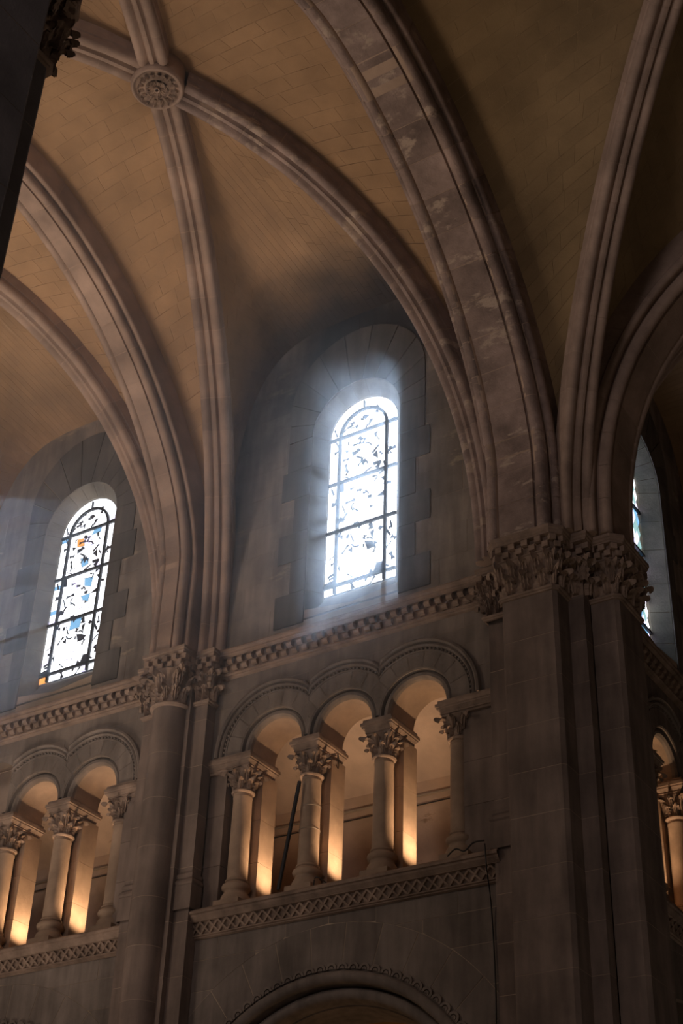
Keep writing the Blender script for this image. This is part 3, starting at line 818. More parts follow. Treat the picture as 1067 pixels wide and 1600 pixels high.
# ---- arcade arches
AS, AZ = 0.70, 0.72                                        # half spacing, arch centre height
def arch_ring(root, cx, prof, name, m, ends, n=24, a0=0, a1=pi, stuff=False, ang=30):
    """prof: (radius, y); clipped at the neighbouring arch"""
    rows = []
    def P(r, y, a):
        x, z = r*cos(a), AZ+r*sin(a)
        if x < -AS and not ends[0]: x = -AS; y = max(y, -.205)
        if x > AS and not ends[1]: x = AS; y = max(y, -.205)
        return (cx+x, y, z)
    if a0 == 0: rows.append([(P(r, y, 0)[0], y, .655) for r, y in prof])
    for i in range(n+1): rows.append([P(r, y, a0+(a1-a0)*i/n) for r, y in prof])
    if a1 == pi: rows.append([(P(r, y, pi)[0], y, .655) for r, y in prof])
    mb = MB(); mb.quad_grid(rows)
    return mb.build(name, m, root, ang=ang)
for i, (la, lB, lT) in enumerate([
    ('leftmost arch of the middle gallery', 'arch of the left gallery outside the frame', 'arch in the transept gallery beyond the frame'),
    ('central arch of the middle gallery', 'small arch of the left gallery at the left edge', 'transept gallery arch with a lit soffit at the right edge'),
    ('rightmost and nearest arch of the middle gallery', 'arch of the left gallery beside the slim round column', 'transept gallery arch behind the crossing pier')]):
    cx = .7+1.4*i; ends = (i == 0, i == 2)
    root = thing('gallery_arch', la, 'arch', (cx, -.2, .66), 'round arches of the gallery arcades')
    arch_ring(root, cx, [(.505, .60), (.505, -.02), (.515, -.06)], 'soffit', 'col', ends, 20)
    arch_ring(root, cx, [(.515, -.06), (.525, -.115), (.56, -.155), (.605, -.16), (.64, -.13), (.65, -.10), (.655, -.15), (.66, -.195), (.68, -.20)], 'roll_moulding', 'low', ends)
    for k in range(9):
        a0, a1 = pi*k/9+(0 if k == 0 else .004), pi*(k+1)/9-(0 if k == 8 else .004)
        arch_ring(root, cx, [(.68, -.17), (.68, -.205), (.97, -.205), (.97, -.17)], 'voussoir', 'low', ends, 4, a0, a1)
    arch_ring(root, cx, [(.965, -.17), (.97, -.215), (1.0, -.215), (1.01, -.19), (1.04, -.185), (1.05, -.235), (1.075, -.26), (1.10, -.245), (1.105, -.225), (1.12, -.225), (1.125, -.27), (1.155, -.295), (1.19, -.275), (1.20, -.18)], 'hood_moulding', 'low', ends, 28)
    mb = MB(); nb = 40
    for k in range(nb):
        a = pi*(k+.5)/nb; r = 1.025; x, z = r*cos(a), AZ+r*sin(a)
        if (x < -AS+.02 and not ends[0]) or (x > AS-.02 and not ends[1]): continue
        mb.lathe([(0, .024), (.02, .014), (.026, 0), (.02, -.014), (0, -.024)], 6, (cx+x, -.205, z))
    mb.build('bead_row', 'low', root, kind='stuff')
    T(root, lB, lT)
# spandrel wall with stones
def arc_hole(i):
    cx = .7+1.4*i
    def f(z):
        if z < .62 or z > AZ+1.17: return None
        d = max(0, z-AZ); h = sqrt(max(0, 1.17**2-d*d))
        return h
    return cx, f
mb = MB()
def union_l(z):                                            # union of three arches as one hole for the mortar
    if z > AZ+1.17 or z < .62: return None
    return 1.4+sqrt(max(0, 1.17**2-max(0, z-AZ)**2))
holes3 = [(2.1, union_l)]
mortar_plane(mb, const(-1.0), const(5.0), holes3, .66, 2.28, 40, -.186)
# small triangles between arch heads
for cx in (1.4, 2.8):
    z0 = AZ+sqrt(1.17**2-.7**2)
    mb.poly([(cx, -.17, z0-.05)]+[(cx+(.7-1.17*cos(a)), -.17, AZ+1.17*sin(a)) for a in [radians(x) for x in (55, 65, 75, 90)]]+[(cx-(.7-1.17*cos(a)), -.17, AZ+1.17*sin(a)) for a in [radians(x) for x in (90, 75, 65, 55)]])
sp = mb.build('wall_north', 'wallm', loc=(BX, -.2, .7))
T(struct(sp, 'stone spandrel wall above the middle gallery arches'), 'stone spandrel wall above the left gallery arches', 'stone spandrel wall above the transept gallery arches')
stone_panel(sp, const(-.98), const(4.98), [arc_hole(0), arc_hole(1), arc_hole(2)], [.67, 1.15, 1.62, 1.92, 2.24], 1.1, -.19, 'low', gap=.006)
stone_panel(sp, lambda z: -.98, const(4.98), [], [1.9, 1.93], 9, -.19, 'low', gap=.3)

# ---- lower wall and nave arcade arch
LX, LZ = 1.97, -6.25
mb = MB(); mortar_plane(mb, const(-1.0), const(5.0), [(LX, arch_half(2.80, LZ))], -8.4, -2.4, 60, -.187)
lw = mb.build('wall_north', 'wallm', loc=(BX, -.2, -8.4))
T(struct(lw, 'dim lower wall round the big arch at the bottom'), 'dim lower wall at the bottom left corner', 'dim lower wall at the bottom right corner')
stone_panel(lw, const(-.98), const(4.98), [(LX, arch_half(3.60, LZ))], [-8.4, -7.8, -7.15, -6.5, -5.85, -5.2, -4.55, -3.95, -3.35, -2.85, -2.46], 1.35, -.19, 'low', gap=.008)
for k in range(17):
    a0, a1 = pi*k/17+.0022, pi*(k+1)/17-.0022; A = [a0+(a1-a0)*j/3 for j in range(4)]
    loop = [(LX+2.86*cos(a), LZ+2.86*sin(a)) for a in A]+[(LX+3.595*cos(a), LZ+3.595*sin(a)) for a in reversed(A)]
    loop = [(min(max(x, -.98), 4.98), z) for x, z in loop]
    mb = MB(); mb.slab([(x, -.193, z) for x, z in loop], [(x, -.12, z) for x, z in loop]); mb.build('voussoir', 'low', lw, loc=(loop[0][0], -.2, loop[0][1]), smooth=False)
def ring_big(name, prof, root, n=60, m='low'):
    mb = MB(); mb.quad_grid([[(LX+r*cos(pi*i/n), y, LZ+r*sin(pi*i/n)) for r, y in prof] for i in range(n+1)]); return mb.build(name, m, root, ang=30)
bigarch = thing('nave_arch', 'large moulded arch with scalloped edging at the bottom', 'arch', (LX, -.2, LZ))
ring_big('outer_roll', [(2.88, -.17), (2.87, -.20)]+[(2.77+.09*cos(radians(a)), -.19+.09*sin(radians(a))) for a in range(0, -200, -20)]+[(2.68, -.10), (2.68, .02)], bigarch, 96)
ring_big('middle_hollow', [(2.68, .02), (2.675, .05), (2.665, .05), (2.66, .0)], bigarch, 96)
ring_big('inner_roll', [(2.66, .0)]+[(2.565+.09*cos(radians(a)), .0+.09*sin(radians(a))) for a in range(0, -200, -20)]+[(2.46, .08), (2.46, .20), (2.44, .21), (2.44, 1.1)], bigarch, 96)
ns = 46; me = None
for k in range(ns):
    a = pi*(k+.5)/ns
    if me is None:
        mb = MB()
        for r0, r1, y0, y1 in ((.055, .095, -.035, -.035), (.0, .04, -.03, -.015)):
            A = [radians(-10+200*j/10) for j in range(11)]
            mb.quad_grid([[(r1*cos(t), 0.0, r1*sin(t)) for t in A], [(r1*cos(t), y0, r1*sin(t)) for t in A], [(r0*cos(t), y1, r0*sin(t)) for t in A], [(r0*cos(t), 0.005, r0*sin(t)) for t in A]])
        o = mb.build('scallop', 'low', bigarch, loc=(0, 0, 0), ang=40); me = o.data
    else:
        o = bpy.data.objects.new('scallop', me); COL.objects.link(o); o.parent = bigarch; o['_o'] = (0, 0, 0)
    o.location = Vector((LX+2.89*cos(a), -.198, LZ+2.89*sin(a)))-Vector(bigarch['_o']); o.rotation_euler = (0, pi/2-a, 0)
T(bigarch, 'top of a second large arch at the bottom left corner', None)

# ---- gallery interior of each bay
mb = MB(); pr = [(-.30, -2.03), (2.6, -2.03)]
def gallery(x0, la, lb, lc):
    mb = MB(); mb.quad_grid([[(x0, y, -2.035), (5.4, y, -2.035)] for y in (-.3, 2.8)])
    o1 = struct(mb.build('floor', 'floor', loc=(BX, .5, -2.04)), la)
    mb = MB(); mb.quad_grid([[(x0, 2.8, z), (5.4, 2.8, z)] for z in (-2.03, .95)])
    mb.quad_grid([[(x0, y, -2.03), (x0, y, 2.1)] for y in (.55, 2.8)]); mb.quad_grid([[(5.4, y, -2.03), (5.4, y, 2.1)] for y in (.55, 2.8)])
    o2 = struct(mb.build('wall_north', 'plast', loc=(BX, 2.8, -2.0)), lb)
    mb = MB(); rows = []
    for i in range(13):
        a = pi/2*i/12; z = .95+(1.15*sin(a)**.6 if i else 0); rows.append([(x0, 2.8-2.22*sin(a), z), (5.4, 2.8-2.22*sin(a), z)])
    mb.quad_grid(rows)
    o3 = struct(mb.build('ceiling', 'plast', loc=(BX, 1.5, 1.0), ang=60), lc)
    return o1, o2, o3
g_ = gallery(-1.3, 'gallery walk behind the middle arches', 'lit plaster back wall inside the middle gallery', 'curved plaster vault inside the middle gallery')
for o, l in zip(g_, ('gallery walk behind the left arches', 'lit plaster back wall inside the left gallery', 'curved plaster vault inside the left gallery')): T(o, l, None)
G3 = gallery(.75, 'gallery walk of the transept', 'back wall inside the transept gallery', 'curved vault inside the transept gallery')
mb = MB(); mb.quad_grid([[(-1.3, .6, z), (5.4, .6, z)] for z in (1.25, 2.3)])
for x0, x1 in ((-1.3, -.9), (4.9, 5.4)): mb.quad_grid([[(x0, .5, z), (x1, .5, z)] for z in (-2.03, 2.3)])
# rear wall face round the three arch backs
for i in range(3):
    cx = .7+1.4*i
    for s in (-1, 1):
        mb.quad_grid([[(cx+s*.7, .6, z), (cx+s*(sqrt(max(0, .505**2-max(0, z-AZ)**2))), .6, z)] for z in [.6+.65*k/16 for k in range(17)]])
gb = mb.build('wall_north', 'plast', loc=(BX, .6, 1.2)); T(struct(gb, 'rear face of the middle gallery arches'), 'rear face of the left gallery arches', 'rear face of the transept gallery arches')
for k, (z, r) in enumerate(((.66, .022), (.48, .012))):
    mb = MB(); mb.tube([(-1.29, 2.76, z), (2, 2.76, z+.01), (5.39, 2.76, z)], r); o = mb.build('conduit_pipe', 'pipe' if k == 0 else 'cable', loc=(BX, 2.76, z))
    T(tag(o, ('thick grey pipe' if k == 0 else 'thin dark cable')+' along the back wall of the middle gallery', 'pipe' if k == 0 else 'cable'),
      ('thick grey pipe' if k == 0 else 'thin dark cable')+' along the back wall of the left gallery', None)
# uplights
for i in range(3):
    x = i*1.4
    root = thing('floodlight', ['small floodlight at the foot of the left end gallery column', 'small floodlight by the column with the leaning rod', 'small floodlight by the brightest gallery pier'][i], 'lamp', (x+.72, .40, -2.03), 'floodlights on the gallery floor')
    mb = MB(); mb.box(x+.66, x+.78, .34, .46, -1.99, -1.955); mb.build('housing', 'bulb', root, smooth=False)
    mb = MB(); mb.box(x+.65, x+.665, .38, .42, -2.03, -1.97); mb.box(x+.775, x+.79, .38, .42, -2.03, -1.97); mb.build('bracket', 'iron', root, smooth=False)
    mb = MB(); mb.lathe([(0, 0), (.04, 0), (.045, .012), (0, .014)], 12, (x+.72, .40, -1.955)); mb.build('lens', 'pipe', root)
    l = bpy.data.lights.new('uplight', 'SPOT'); l.energy = 180 if i else 160; l.color = (1.0, .66, .40); l.spot_size = radians(110); l.spot_blend = .9; l.shadow_soft_size = .04
    lo = bpy.data.objects.new('uplight', l); COL.objects.link(lo); lo.parent = root; lo['_o'] = (0, 0, 0); lo.location = Vector((x+.72, .40, -1.90))-Vector(root['_o'])
    lo.rotation_euler = (Vector((x+.22, .45, .6))-Vector((x+.72, .40, -1.90))).to_track_quat('-Z', 'Y').to_euler()
    T(root, ['floodlight in the left gallery outside the frame', 'floodlight at the left edge of the left gallery', 'floodlight by the lit pier of the left gallery'][i], ['x', 'floodlight beside the lit column at the right edge', 'floodlight in the transept gallery near the pier'][i])
# aisle vault behind the big arch
mb = MB(); rows = []
for i in range(17):
    a = pi*i/16; rows.append([(LX+3.0*cos(a), 1.09, -6.0+2.75*sin(a)), (LX+3.0*cos(a), 5.5, -6.0+2.6*sin(a))])
mb.quad_grid(rows); av = mb.build('ceiling', 'aisle', loc=(LX, 1.1, -5)); T(struct(av, 'warm plaster vault of the side aisle seen through the big arch'), 'warm plaster vault of the left side aisle', None)
mb = MB(); mb.quad_grid([[(LX-3, 5.5, -12.2), (LX+3, 5.5, -12.2)], [(LX-3, 5.5, -3.2), (LX+3, 5.5, -3.2)]])
aw = mb.build('wall_north', 'aisle', loc=(LX, 5.5, -12)); T(struct(aw, 'back wall of the side aisle'), 'back wall of the left side aisle', None)

# ---- copies of the template bay
bpy.context.view_layer.update()
KM = kids_map()
for o, lB, lT in list(TEMPL):
    if lB and 'outside the frame' not in lB:
        c = copy_tree(o, None, KM); c.location.x -= LB; c['label'] = lB
    if lT and lT != 'x' and 'beyond the frame' not in lT:
        c = copy_tree(o, None, KM); v = o.location
        c.location = (6.0-v.y, TY-4.2+v.x, v.z); c.rotation_euler = (0, 0, pi/2); c['label'] = lT
for o in G3:
    v = o.location.copy(); o.location = (6.0-v.y, TY-4.2+v.x, v.z); o.rotation_euler = (0, 0, pi/2)
# the transept window is a leaded lattice one
w3 = build_window(0.20, 0.78, True); v = w3.location.copy()
w3.location = (6.0-v.y, TY-4.2+v.x, v.z); w3.rotation_euler = (0, 0, pi/2); w3['label'] = 'diamond-leaded transept window half hidden behind the crossing pier'
w3.name = 'window_3'
w2_ = bpy.data.objects['window_1.001']; w2_.name = 'window_2'
rc = random.Random(3)
for o in list(COL.objects):                                # the left window keeps more of its colour
    if o.parent and o.parent.parent == w2_ and o.name.startswith('pane') and o.active_material and o.active_material.name == 'bright_glass':
        u = rc.random()
        if u < .12:
            o.material_slots[0].link = 'OBJECT'; o.material_slots[0].material = MT['ga' if u < .018 else 'gb' if u < .05 else 'gv']

# outer masonry behind the clerestory so that daylight enters by the windows only
def outer_wall(label, name, xf):
    mb = MB()
    def B(x0, x1, z0, z1): mb.box(x0, x1, .32, .62, z0, z1)
    edges = [-13.0, BX-LB+.06-.95, BX-LB+.06+.95, BX+.06-.95, BX+.06+.95, 6.3] if xf is None else [-1.5, BX+.06-.95, BX+.06+.95, 5.4]
    for i in range(0, len(edges)-1):
        if i % 2 == 0: B(edges[i], edges[i+1], 2.2, 13)
        else: B(edges[i], edges[i+1], 2.2, 3.3); B(edges[i], edges[i+1], 8.1, 13)
    if xf: mb.v = [xf(p) for p in mb.v]
    o = mb.build(name, 'floor', smooth=False); struct(o, label)
outer_wall('outer masonry of the nave wall', 'wall_north', None)
outer_wall('outer masonry of the transept wall', 'wall_east', lambda p: (6.0-p[1], TY-4.2+p[0], p[2]))
mb = MB(); mb.box(-13.5, 30, -32, .7, 13, 13.2); mb.box(5, 30, .7, 12.2, 13, 13.2); mb.slab([(-13.5, .3, 2.4), (5.4, .3, 2.4), (5.4, 6.2, 2.0), (-13.5, 6.2, 2.0)], [(-13.5, .3, 2.2), (5.4, .3, 2.2), (5.4, 6.2, 1.8), (-13.5, 6.2, 1.8)]); struct(mb.build('ceiling', 'floor', smooth=False), 'roof above the vaults')
mb = MB(); mb.box(-20, 30, -32, 12, -12.4, -12.2); struct(mb.build('floor', 'floor', smooth=False), 'stone floor of the nave')

for nm, lab, bx in (('wall_west', 'far end wall of the nave', (-13.6, -13.3, -14, 6.2, -12.4, 13.2)), ('wall_north', 'outer wall of the side aisle', (-13.5, 5.6, 5.9, 6.2, -12.4, 2.0)),
                    ('wall_north', 'end wall of the transept', (-13.5, 30, 12, 12.3, -12.4, 13.2)) if False else ('wall_north', 'end wall of the transept', (5.0, 30, 12, 12.3, -12.4, 13.2)),
                    ('wall_east', 'west side wall of the transept beyond the window bay', (5.4, 5.7, 9.0, 12.2, -12.4, 13.2))):
    mb = MB(); mb.box(*bx); struct(mb.build(nm, 'floor', smooth=False), lab)
# ------------------------------------------------------------------ piers
ABP = [(.00, 2.28), (.03, 2.29), (.035, 2.31), (.06, 2.325), (.06, 2.335)]
def billet_abacus(root, pl, out=.17):
    mb = MB(); sweep_plan(mb, pl, [(.02, 2.27), (.06, 2.28), (.065, 2.305), (.085, 2.32), (.085, 2.335), (.07, 2.345), (.07, 2.56), (out-.01, 2.565), (out-.01, 2.59), (out+.01, 2.605), (out+.01, 2.635), (out+.03, 2.65), (out+.03, 2.705), (out, 2.72), (-.25, 2.74)])
    ab = mb.build('abacus', 'carve', root, ang=25)
    op = offset_poly(pl, .095); me = None
    for a, b in zip(op[:-1], op[1:]):
        L = (b-a).length
        if L < .08: continue
        n = max(1, round(L/.21)); p = L/n; t = (b-a)/L; rot = math.atan2(t.y, t.x)
        for i in range(n):
            for row in (0, 1):
                s = p*(i+.25+.5*row); q = a+t*s
                if me is None:
                    m2 = MB(); m2.box(-.052, .052, -.05, .05, -.05, .05)
                    o = m2.build('billet', 'carve', ab, loc=(0, 0, 0), smooth=False); me = o.data
                else:
                    o = bpy.data.objects.new('billet', me); COL.objects.link(o); o.parent = ab; o['_o'] = (0, 0, 0)
                nn = Vector((t.y, -t.x))*(.02 if row == 0 else -.005)
                o.location = Vector((q.x+nn.x, q.y+nn.y, 2.505 if row == 0 else 2.395))-parent_origin(ab); o.rotation_euler = (0, 0, rot)
    return ab
def leaf_capital(root, pl, z0=1.70, z1=2.30, wl_=.24):
    mb = MB(); sweep_plan(mb, pl, [(0, z0-.02), (.01, z0+.3), (.04, z1-.15), (.07, z1)]); cap = mb.build('capital', 'carve', root)
    for tier, (zz, sc, off) in enumerate(((z0, .36, .012), (z0+.20, .42, .03))):
        op = offset_poly(pl, off)
        for a, b in zip(op[:-1], op[1:]):
            L = (b-a).length
            if L < .09: continue
            n = max(1, round(L/wl_)); t = (b-a)/L; rot = math.atan2(t.y, t.x)
            for i in range(n+(1 if tier else 0)):
                q = a+t*(L*((i+.5)/n if not tier else i/n))
                leaf(cap, (q.x, q.y, zz), rot, min(.26, L/n*1.05), sc, sy=.55)
        # corner leaves
    for i in range(1, len(pl)-1):
        a, b, c = Vector(pl[i-1]), Vector(pl[i]), Vector(pl[i+1])
        t1, t2 = (b-a).normalized(), (c-b).normalized()
        if t1.x*t2.y-t1.y*t2.x > .3 and min((b-a).length, (c-b).length) > .1:                # convex corner
            d = (t1+t2).normalized(); leaf(cap, (b.x, b.y, z1-.34), math.atan2(d.y, d.x), .2, .36, sy=.8)
            scroll(cap, (b.x+d.y*.14, b.y-d.x*.14, z1-.04), math.atan2(d.y, d.x), 1.2)
    return cap
def astragal(root, pl, z=1.665):
    mb = MB(); sweep_plan(mb, pl, [(0, z-.05), (.03, z-.045), (.035, z-.02), (.055, z-.01), (.06, z+.015), (.05, z+.035), (0, z+.04)]); mb.build('astragal', 'carve', root, ang=30)
def shaft_stones(root, groups, z0, z1, m, h=.72, seedj=.04):
    zs_ = courses(z0, z1, h, seedj)
    for pl in groups:
        mb = MB(); sweep_plan(mb, pl, [(-.0035, z0), (-.0035, z1)]); mb.build('mortar_core', 'pierm', root, smooth=False)
        for a, b in zip(zs_[:-1], zs_[1:]):
            mb = MB(); j = random.uniform(-.002, .002)
            sweep_plan(mb, pl, [(-.02, a+.006), (j, a+.006), (j, b-.006), (-.02, b-.006)]); mb.build('stone', m, root, loc=(pl[0][0], pl[0][1], a), ang=30)

# crossing pier: nave face, inner angle, transept face (joined plan, mirrored about its diagonal)
def MM(p): return (6.13-p[1], 6.13-p[0])
gA = [(5.50, -.20), (5.50, -.97), (5.53, -1.0), (6.36, -1.0), (6.42, -.94), (6.42, -.55)]
gD = [(6.42, -.52), (6.68, -.52), (6.68, -.34)]
gD = [(6.40, -.55), (6.68, -.55), (6.68, -.33)]
gC = [MM(p) for p in reversed(gA)]
gL = [(4.92, -.19), (4.92, -.32), (5.22, -.32), (5.22, -.26), (5.50, -.26)]
gR = [MM(p) for p in reversed(gL)]
full = gA+[(6.68, -.55)]+gC
cp = thing('crossing_pier', 'massive stepped crossing pier right of centre with leafy capitals', 'pier', (6.3, -.3, -12.2))
shaft_stones(cp, [gL, gA, gD, gC, gR], -12.2, 1.64, 'pier')
for g in (gA, gC): astragal(cp, g)
leaf_capital(cp, full)
shell = MB(); sweep_plan(shell, gD, [(0, 1.6), (0, 2.3)]); shell.build('angle_block', 'pier', cp, smooth=False)
billet_abacus(cp, full)
def springer(root, pl, top, inset, back):
    q = offset_poly(pl, -inset); loop = [(p.x, p.y) for p in q]+back
    mb = MB(); mb.slab([(x, y, 2.70) for x, y in loop], [(x, y, top) for x, y in loop]); mb.build('springer_block', 'pier', root, smooth=False)
springer(cp, full, 5.2, .14, [(6.2, .6), (5.6, -.1)])
mb = MB(); lp = [(p.x, p.y) for p in offset_poly(full, .16)]+[(6.3, .7), (5.2, -.15)]; mb.slab([(x, y, 2.73) for x, y in lp], [(x, y, 2.6) for x, y in lp]); mb.build('abacus_top', 'carve', cp, smooth=False)
# small corbel capital left of the pier, on the cornice line
mb = MB(); sweep_plan(mb, gL, [(0, 1.6), (0, 2.2)]); mb.build('upper_strip', 'pier', cp, smooth=False)
cc = thing('corbel_capital', 'small leafy capital between the cornice and the crossing pier', 'capital', (5.07, -.3, 1.9))
pl = [(4.93, -.26), (4.93, -.42), (5.22, -.42), (5.22, -.26)]
astragal(cc, pl, 1.80); leaf_capital(cc, pl, 1.84, 2.26, .16)
billet_abacus(cc, pl, .10)

# slim nave pier: round column with stepped pilasters
np_ = thing('nave_column', 'slim engaged round column between the two bays with leafy capital', 'column', (-1.32, -.55, -12.2))
PX, PY, PR = -1.32, -.55, .33
zs_ = courses(-12.2, 1.62, .86, .05)
for a, b in zip(zs_[:-1], zs_[1:]):
    mb = MB(); mb.lathe([(PR-.02, a+.006), (PR, a+.006), (PR, b-.006), (PR-.02, b-.006)], 24, (PX, PY, 0), -pi*1.02, .02*pi); mb.build('drum', 'pier', np_, loc=(PX, PY, a))
mb = MB(); mb.lathe([(PR-.003, -12.2), (PR-.003, 1.62)], 24, (PX, PY, 0), -pi*1.02, .02*pi); mb.build('mortar_core', 'pierm', np_)
mb = MB(); mb.lathe([(PR, 1.60), (PR+.035, 1.61), (PR+.06, 1.645), (PR+.04, 1.68), (PR, 1.69)], 28, (PX, PY, 0), -pi*1.02, .02*pi); mb.build('astragal', 'carve', np_)
mb = MB(); mb.lathe([(PR-.01, 1.68), (PR, 1.95), (PR+.05, 2.2), (PR+.09, 2.32)], 24, (PX, PY, 0), -pi*1.02, .02*pi); cap = mb.build('capital', 'carve', np_, loc=(PX, PY, 1.69))
for i in range(6):
    a = -pi/2+pi*(i+.5)/6; leaf(cap, (PX+.31*sin(a), PY-.31*cos(a), 1.70), a, .20, .34, sy=.5)
for i in range(5):
    a = -pi/2+pi*i/4; leaf(cap, (PX+.33*sin(a), PY-.33*cos(a), 1.88), a, .24, .42, sy=.7)
for s in (-1, 1): leaf(cap, (PX+s*.30, PY-.24, 1.98), s*pi/4, .22, .36, sy=.9); scroll(cap, (PX+s*.42, PY-.36, 2.25), s*pi/4, 1.5)
g1 = [(PX+.33, -.55), (PX+.42, -.55), (PX+.42, -.44), (PX+.72, -.44), (PX+.72, -.20)]
g0 = [(2*PX-x, y) for x, y in reversed(g1)]
for g in (g0, g1):
    shaft_stones(np_, [g], -12.2, 2.3, 'pier', .9)
gs = [(PX+.44, -.40), (PX+.44, -.44), (PX+.72, -.44), (PX+.72, -.20)]
for g in (gs, [(2*PX-x, y) for x, y in reversed(gs)]):
    astragal(np_, g, 1.72); c2 = leaf_capital(np_, g, 1.75, 2.3, .2)
    mb = MB(); sweep_plan(mb, g, [(.0, -1.42), (.03, -1.44), (.03, -1.50), (.015, -1.52), (.05, -1.56), (.06, -1.60), (.04, -1.63), (.05, -1.65), (.05, -2.05)]); mb.build('base', 'pier', np_, ang=25)
for g in (gL, gR):
    mb = MB(); sweep_plan(mb, g, [(.0, -1.42), (.03, -1.44), (.03, -1.50), (.015, -1.52), (.05, -1.56), (.06, -1.60), (.04, -1.63), (.05, -1.65), (.05, -2.05)]); mb.build('base', 'pier', cp, ang=25)
abp = [(2*PX-x, y) for x, y in reversed([(PX, -.80), (PX+.32, -.80), (PX+.32, -.44), (PX+.72, -.44), (PX+.72, -.20)])][:-1]+[(PX+.32, -.80), (PX+.32, -.44), (PX+.72, -.44), (PX+.72, -.20)]
billet_abacus(np_, abp, .13)
mb = MB(); lp = [(p.x, p.y) for p in offset_poly(abp, .12)]; mb.slab([(x, y, 2.73) for x, y in lp], [(x, y, 2.6) for x, y in lp]); mb.build('abacus_top', 'carve', np_, smooth=False)
springer(np_, [(PX-.72, -.2), (PX-.72, -.40), (PX-.3, -.40), (PX-.3, -.7), (PX+.3, -.7), (PX+.3, -.40), (PX+.72, -.40), (PX+.72, -.2)], 5.0, .1, [])

# dark near pier at the upper left
nr = thing('near_pier', 'dark shadowed near pier cutting across the top left corner', 'pier', (6.2, 2*BY+.3, -12.2))
def MN(p): return (p[0]-.13, 2*BY-p[1])
nfull = [MN(p) for p in reversed(full)]
shaft_stones(nr, [nfull], -12.2, 1.64, 'nearp', .9)
astragal(nr, nfull); leaf_capital(nr, nfull, 1.70, 2.30, .3); billet_abacus(nr, nfull)

# ------------------------------------------------------------------ boss
bo = thing('vault_boss', 'round carved keystone where the four ribs meet at upper left', 'boss', (BX, BY, 9.9))
mb = MB(); mb.lathe([(.44, 10.45), (.45, 10.05), (.465, 10.0), (.46, 9.95), (.435, 9.91), (.41, 9.90), (.39, 9.915), (.38, 9.94)], 36, (BX, BY, 0)); mb.build('rim', 'rib', bo)
mb = MB(); mb.lathe([(.38, 9.94), (.36, 9.955), (.24, 9.95), (.20, 9.92), (.18, 9.94), (.14, 9.96), (0, 9.97)], 36, (BX, BY, 0)); disc = mb.build('rosette', 'carve', bo)
for i in range(9):
    a = 2*pi*i/9; o = leaf(disc, (BX+.05*cos(a), BY+.05*sin(a), 9.95), a-pi/2, .12, .17, sy=.25); o.rotation_euler = (pi/2, 0, a-pi/2+pi)
for i in range(16):
    a = 2*pi*i/16; o = leaf(disc, (BX+.24*cos(a), BY+.24*sin(a), 9.94), a-pi/2, .10, .12, sy=.25); o.rotation_euler = (pi/2, 0, a+pi/2)
mb = MB(); mb.lathe([(.028, 9.97), (.03, 9.88), (.05, 9.875), (.055, 9.895), (.05, 9.93)], 14, (BX, BY, 0)); mb.build('centre_ring', 'carve', bo)
mb = MB(); mb.lathe([(0, 9.93), (.03, 9.93)], 14, (BX, BY, 0)); mb.build('chain_hole', 'cable', bo)

# ------------------------------------------------------------------ small things
mb = MB(); mb.tube([(1.06, -.30, -1.98), (1.32, -.24, -.15)], .033, 8); tag(mb.build('leaning_rod', 'iron', loc=(1.06, -.3, -2)), 'dark rod leaning against a column in the middle gallery', 'rod')
def wire(name, pts, label, r=.010, cat='cable'):
    mb = MB(); P = [Vector(p) for p in pts]; out = []
    for i in range(len(P)-1):
        a, b, c, d = P[max(i-1, 0)], P[i], P[i+1], P[min(i+2, len(P)-1)]
        for k in range(6):
            t = k/6; out.append(.5*((2*b)+(-a+c)*t+(2*a-5*b+4*c-d)*t*t+(-a+3*b-3*c+d)*t**3))
    out.append(P[-1]); mb.tube(out, r, 6); tag(mb.build(name, 'cable', loc=pts[0]), label, cat)
wire('power_cable', [(4.82, -.44, -1.98), (4.86, -.47, -2.4), (4.80, -.24, -2.9), (4.83, -.23, -4.2), (4.79, -.23, -5.6), (4.8, -.23, -7.5)], 'black cable hanging down the wall left of the crossing pier', .011)
wire('power_cable', [(4.15, -.36, -2.02), (4.3, -.38, -1.94), (4.45, -.38, -2.0), (4.6, -.38, -1.90), (4.8, -.42, -1.92)], 'loose black cable lying on the sill at the right gallery column', .012)
wire('power_cable', [(-.9, -.36, -2.02), (-1.0, -.42, -2.1), (-.98, -.44, -2.35), (-.93, -.3, -2.55), (-.95, -.26, -3.6), (-.95, -.26, -6)], 'black cable bending round the string course beside the slim column', .013)
wire('power_cable', [(1.72, -.28, -2.02), (1.76, -.3, -1.9), (1.86, -.3, -1.93), (1.98, -.3, -2.03)], 'short curl of cable on the sill between the gallery columns', .010)
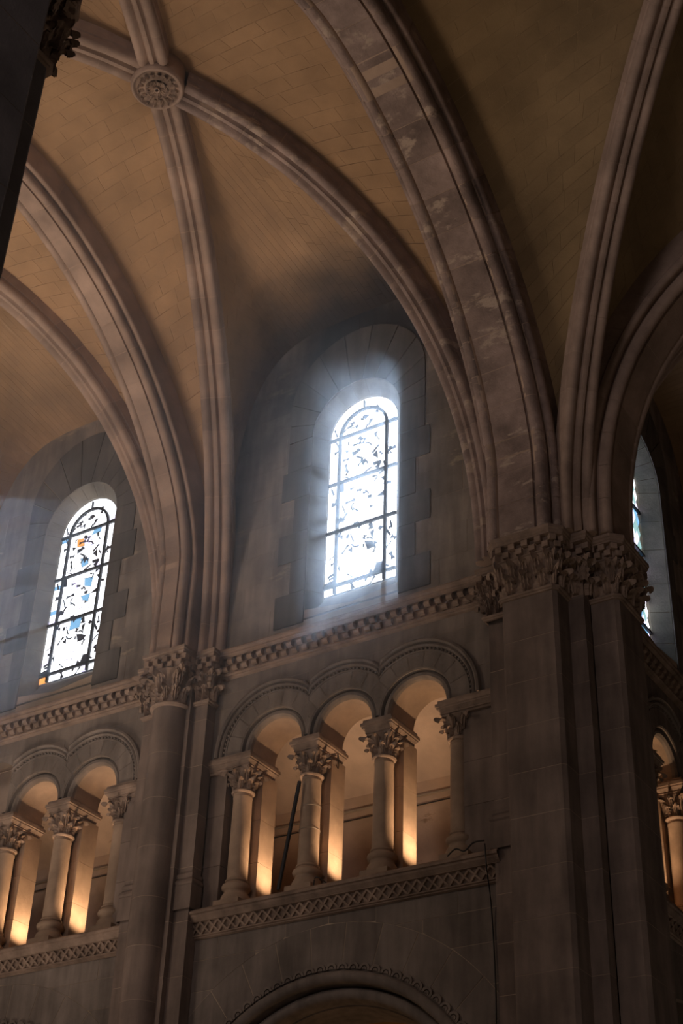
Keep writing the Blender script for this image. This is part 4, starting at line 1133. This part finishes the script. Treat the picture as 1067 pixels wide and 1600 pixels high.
wire('power_cable', [(1.66, .35, .55), (1.70, .33, .40), (1.72, .3, .22), (1.68, .3, .30), (1.67, .35, .50)], 'knotted cord hanging from a gallery abacus', .008)
for z in (-.55, -.95):
    mb = MB(); mb.lathe([(.178, z-.006), (.182, z), (.178, z+.006)], 24, (1.4, 0, 0)); tag(mb.build('wire_tie', 'pipe', loc=(1.4, 0, z)), 'upper pale wire tied round the gallery column' if z > -.7 else 'lower pale wire tied round the gallery column', 'wire')
lr = thing('pendant_lamp', 'dark pendant lamp fitting hanging in the aisle behind the big arch', 'lamp', (1.18, 1.5, -4.0))
mb = MB(); mb.lathe([(.02, -3.72), (.04, -3.60), (.13, -3.50), (.15, -3.46), (.02, -3.44), (.015, -3.30)], 14, (1.18, 1.5, 0)); mb.lathe([(.012, -6.5), (.012, -3.65)], 8, (1.18, 1.5, 0)); mb.build('ceiling_rose', 'cable', lr)

l = bpy.data.lights.new('bulb', 'POINT'); l.energy = 22; l.color = (1, .58, .25); l.shadow_soft_size = .12
lo = bpy.data.objects.new('bulb', l); COL.objects.link(lo); lo.parent = lr; lo.location = Vector((1.18, 1.5, -6.9))-Vector((1.18, 1.5, -4.0))
# ------------------------------------------------------------------ haze
def haze(lab, dens, bx):
    hm = bpy.data.materials.new('haze'); hm.use_nodes = True; nt = hm.node_tree; nt.nodes.remove(nt.nodes['Principled BSDF'])
    vs = nt.nodes.new('ShaderNodeVolumeScatter'); vs.inputs['Density'].default_value = dens; vs.inputs['Anisotropy'].default_value = 0.62; vs.inputs['Color'].default_value = (.82, .92, 1, 1)
    nt.links.new(vs.outputs[0], nt.nodes['Material Output'].inputs['Volume'])
    MT['haze'] = hm
    mb = MB(); mb.box(*bx); hz = mb.build('haze', 'haze', smooth=False); hz['kind'] = 'stuff'; hz['label'] = lab; hz['category'] = 'haze'
haze('sunlit haze in front of the bright middle window', 0.019, (-1.2, 6.2, -11.0, .09, -3, 10.3))
haze('thin haze in front of the smaller left window', 0.004, (-12, -1.21, -11.0, .09, -3, 10.3))
for o in COL.objects:
    if '_o' in o: del o['_o']
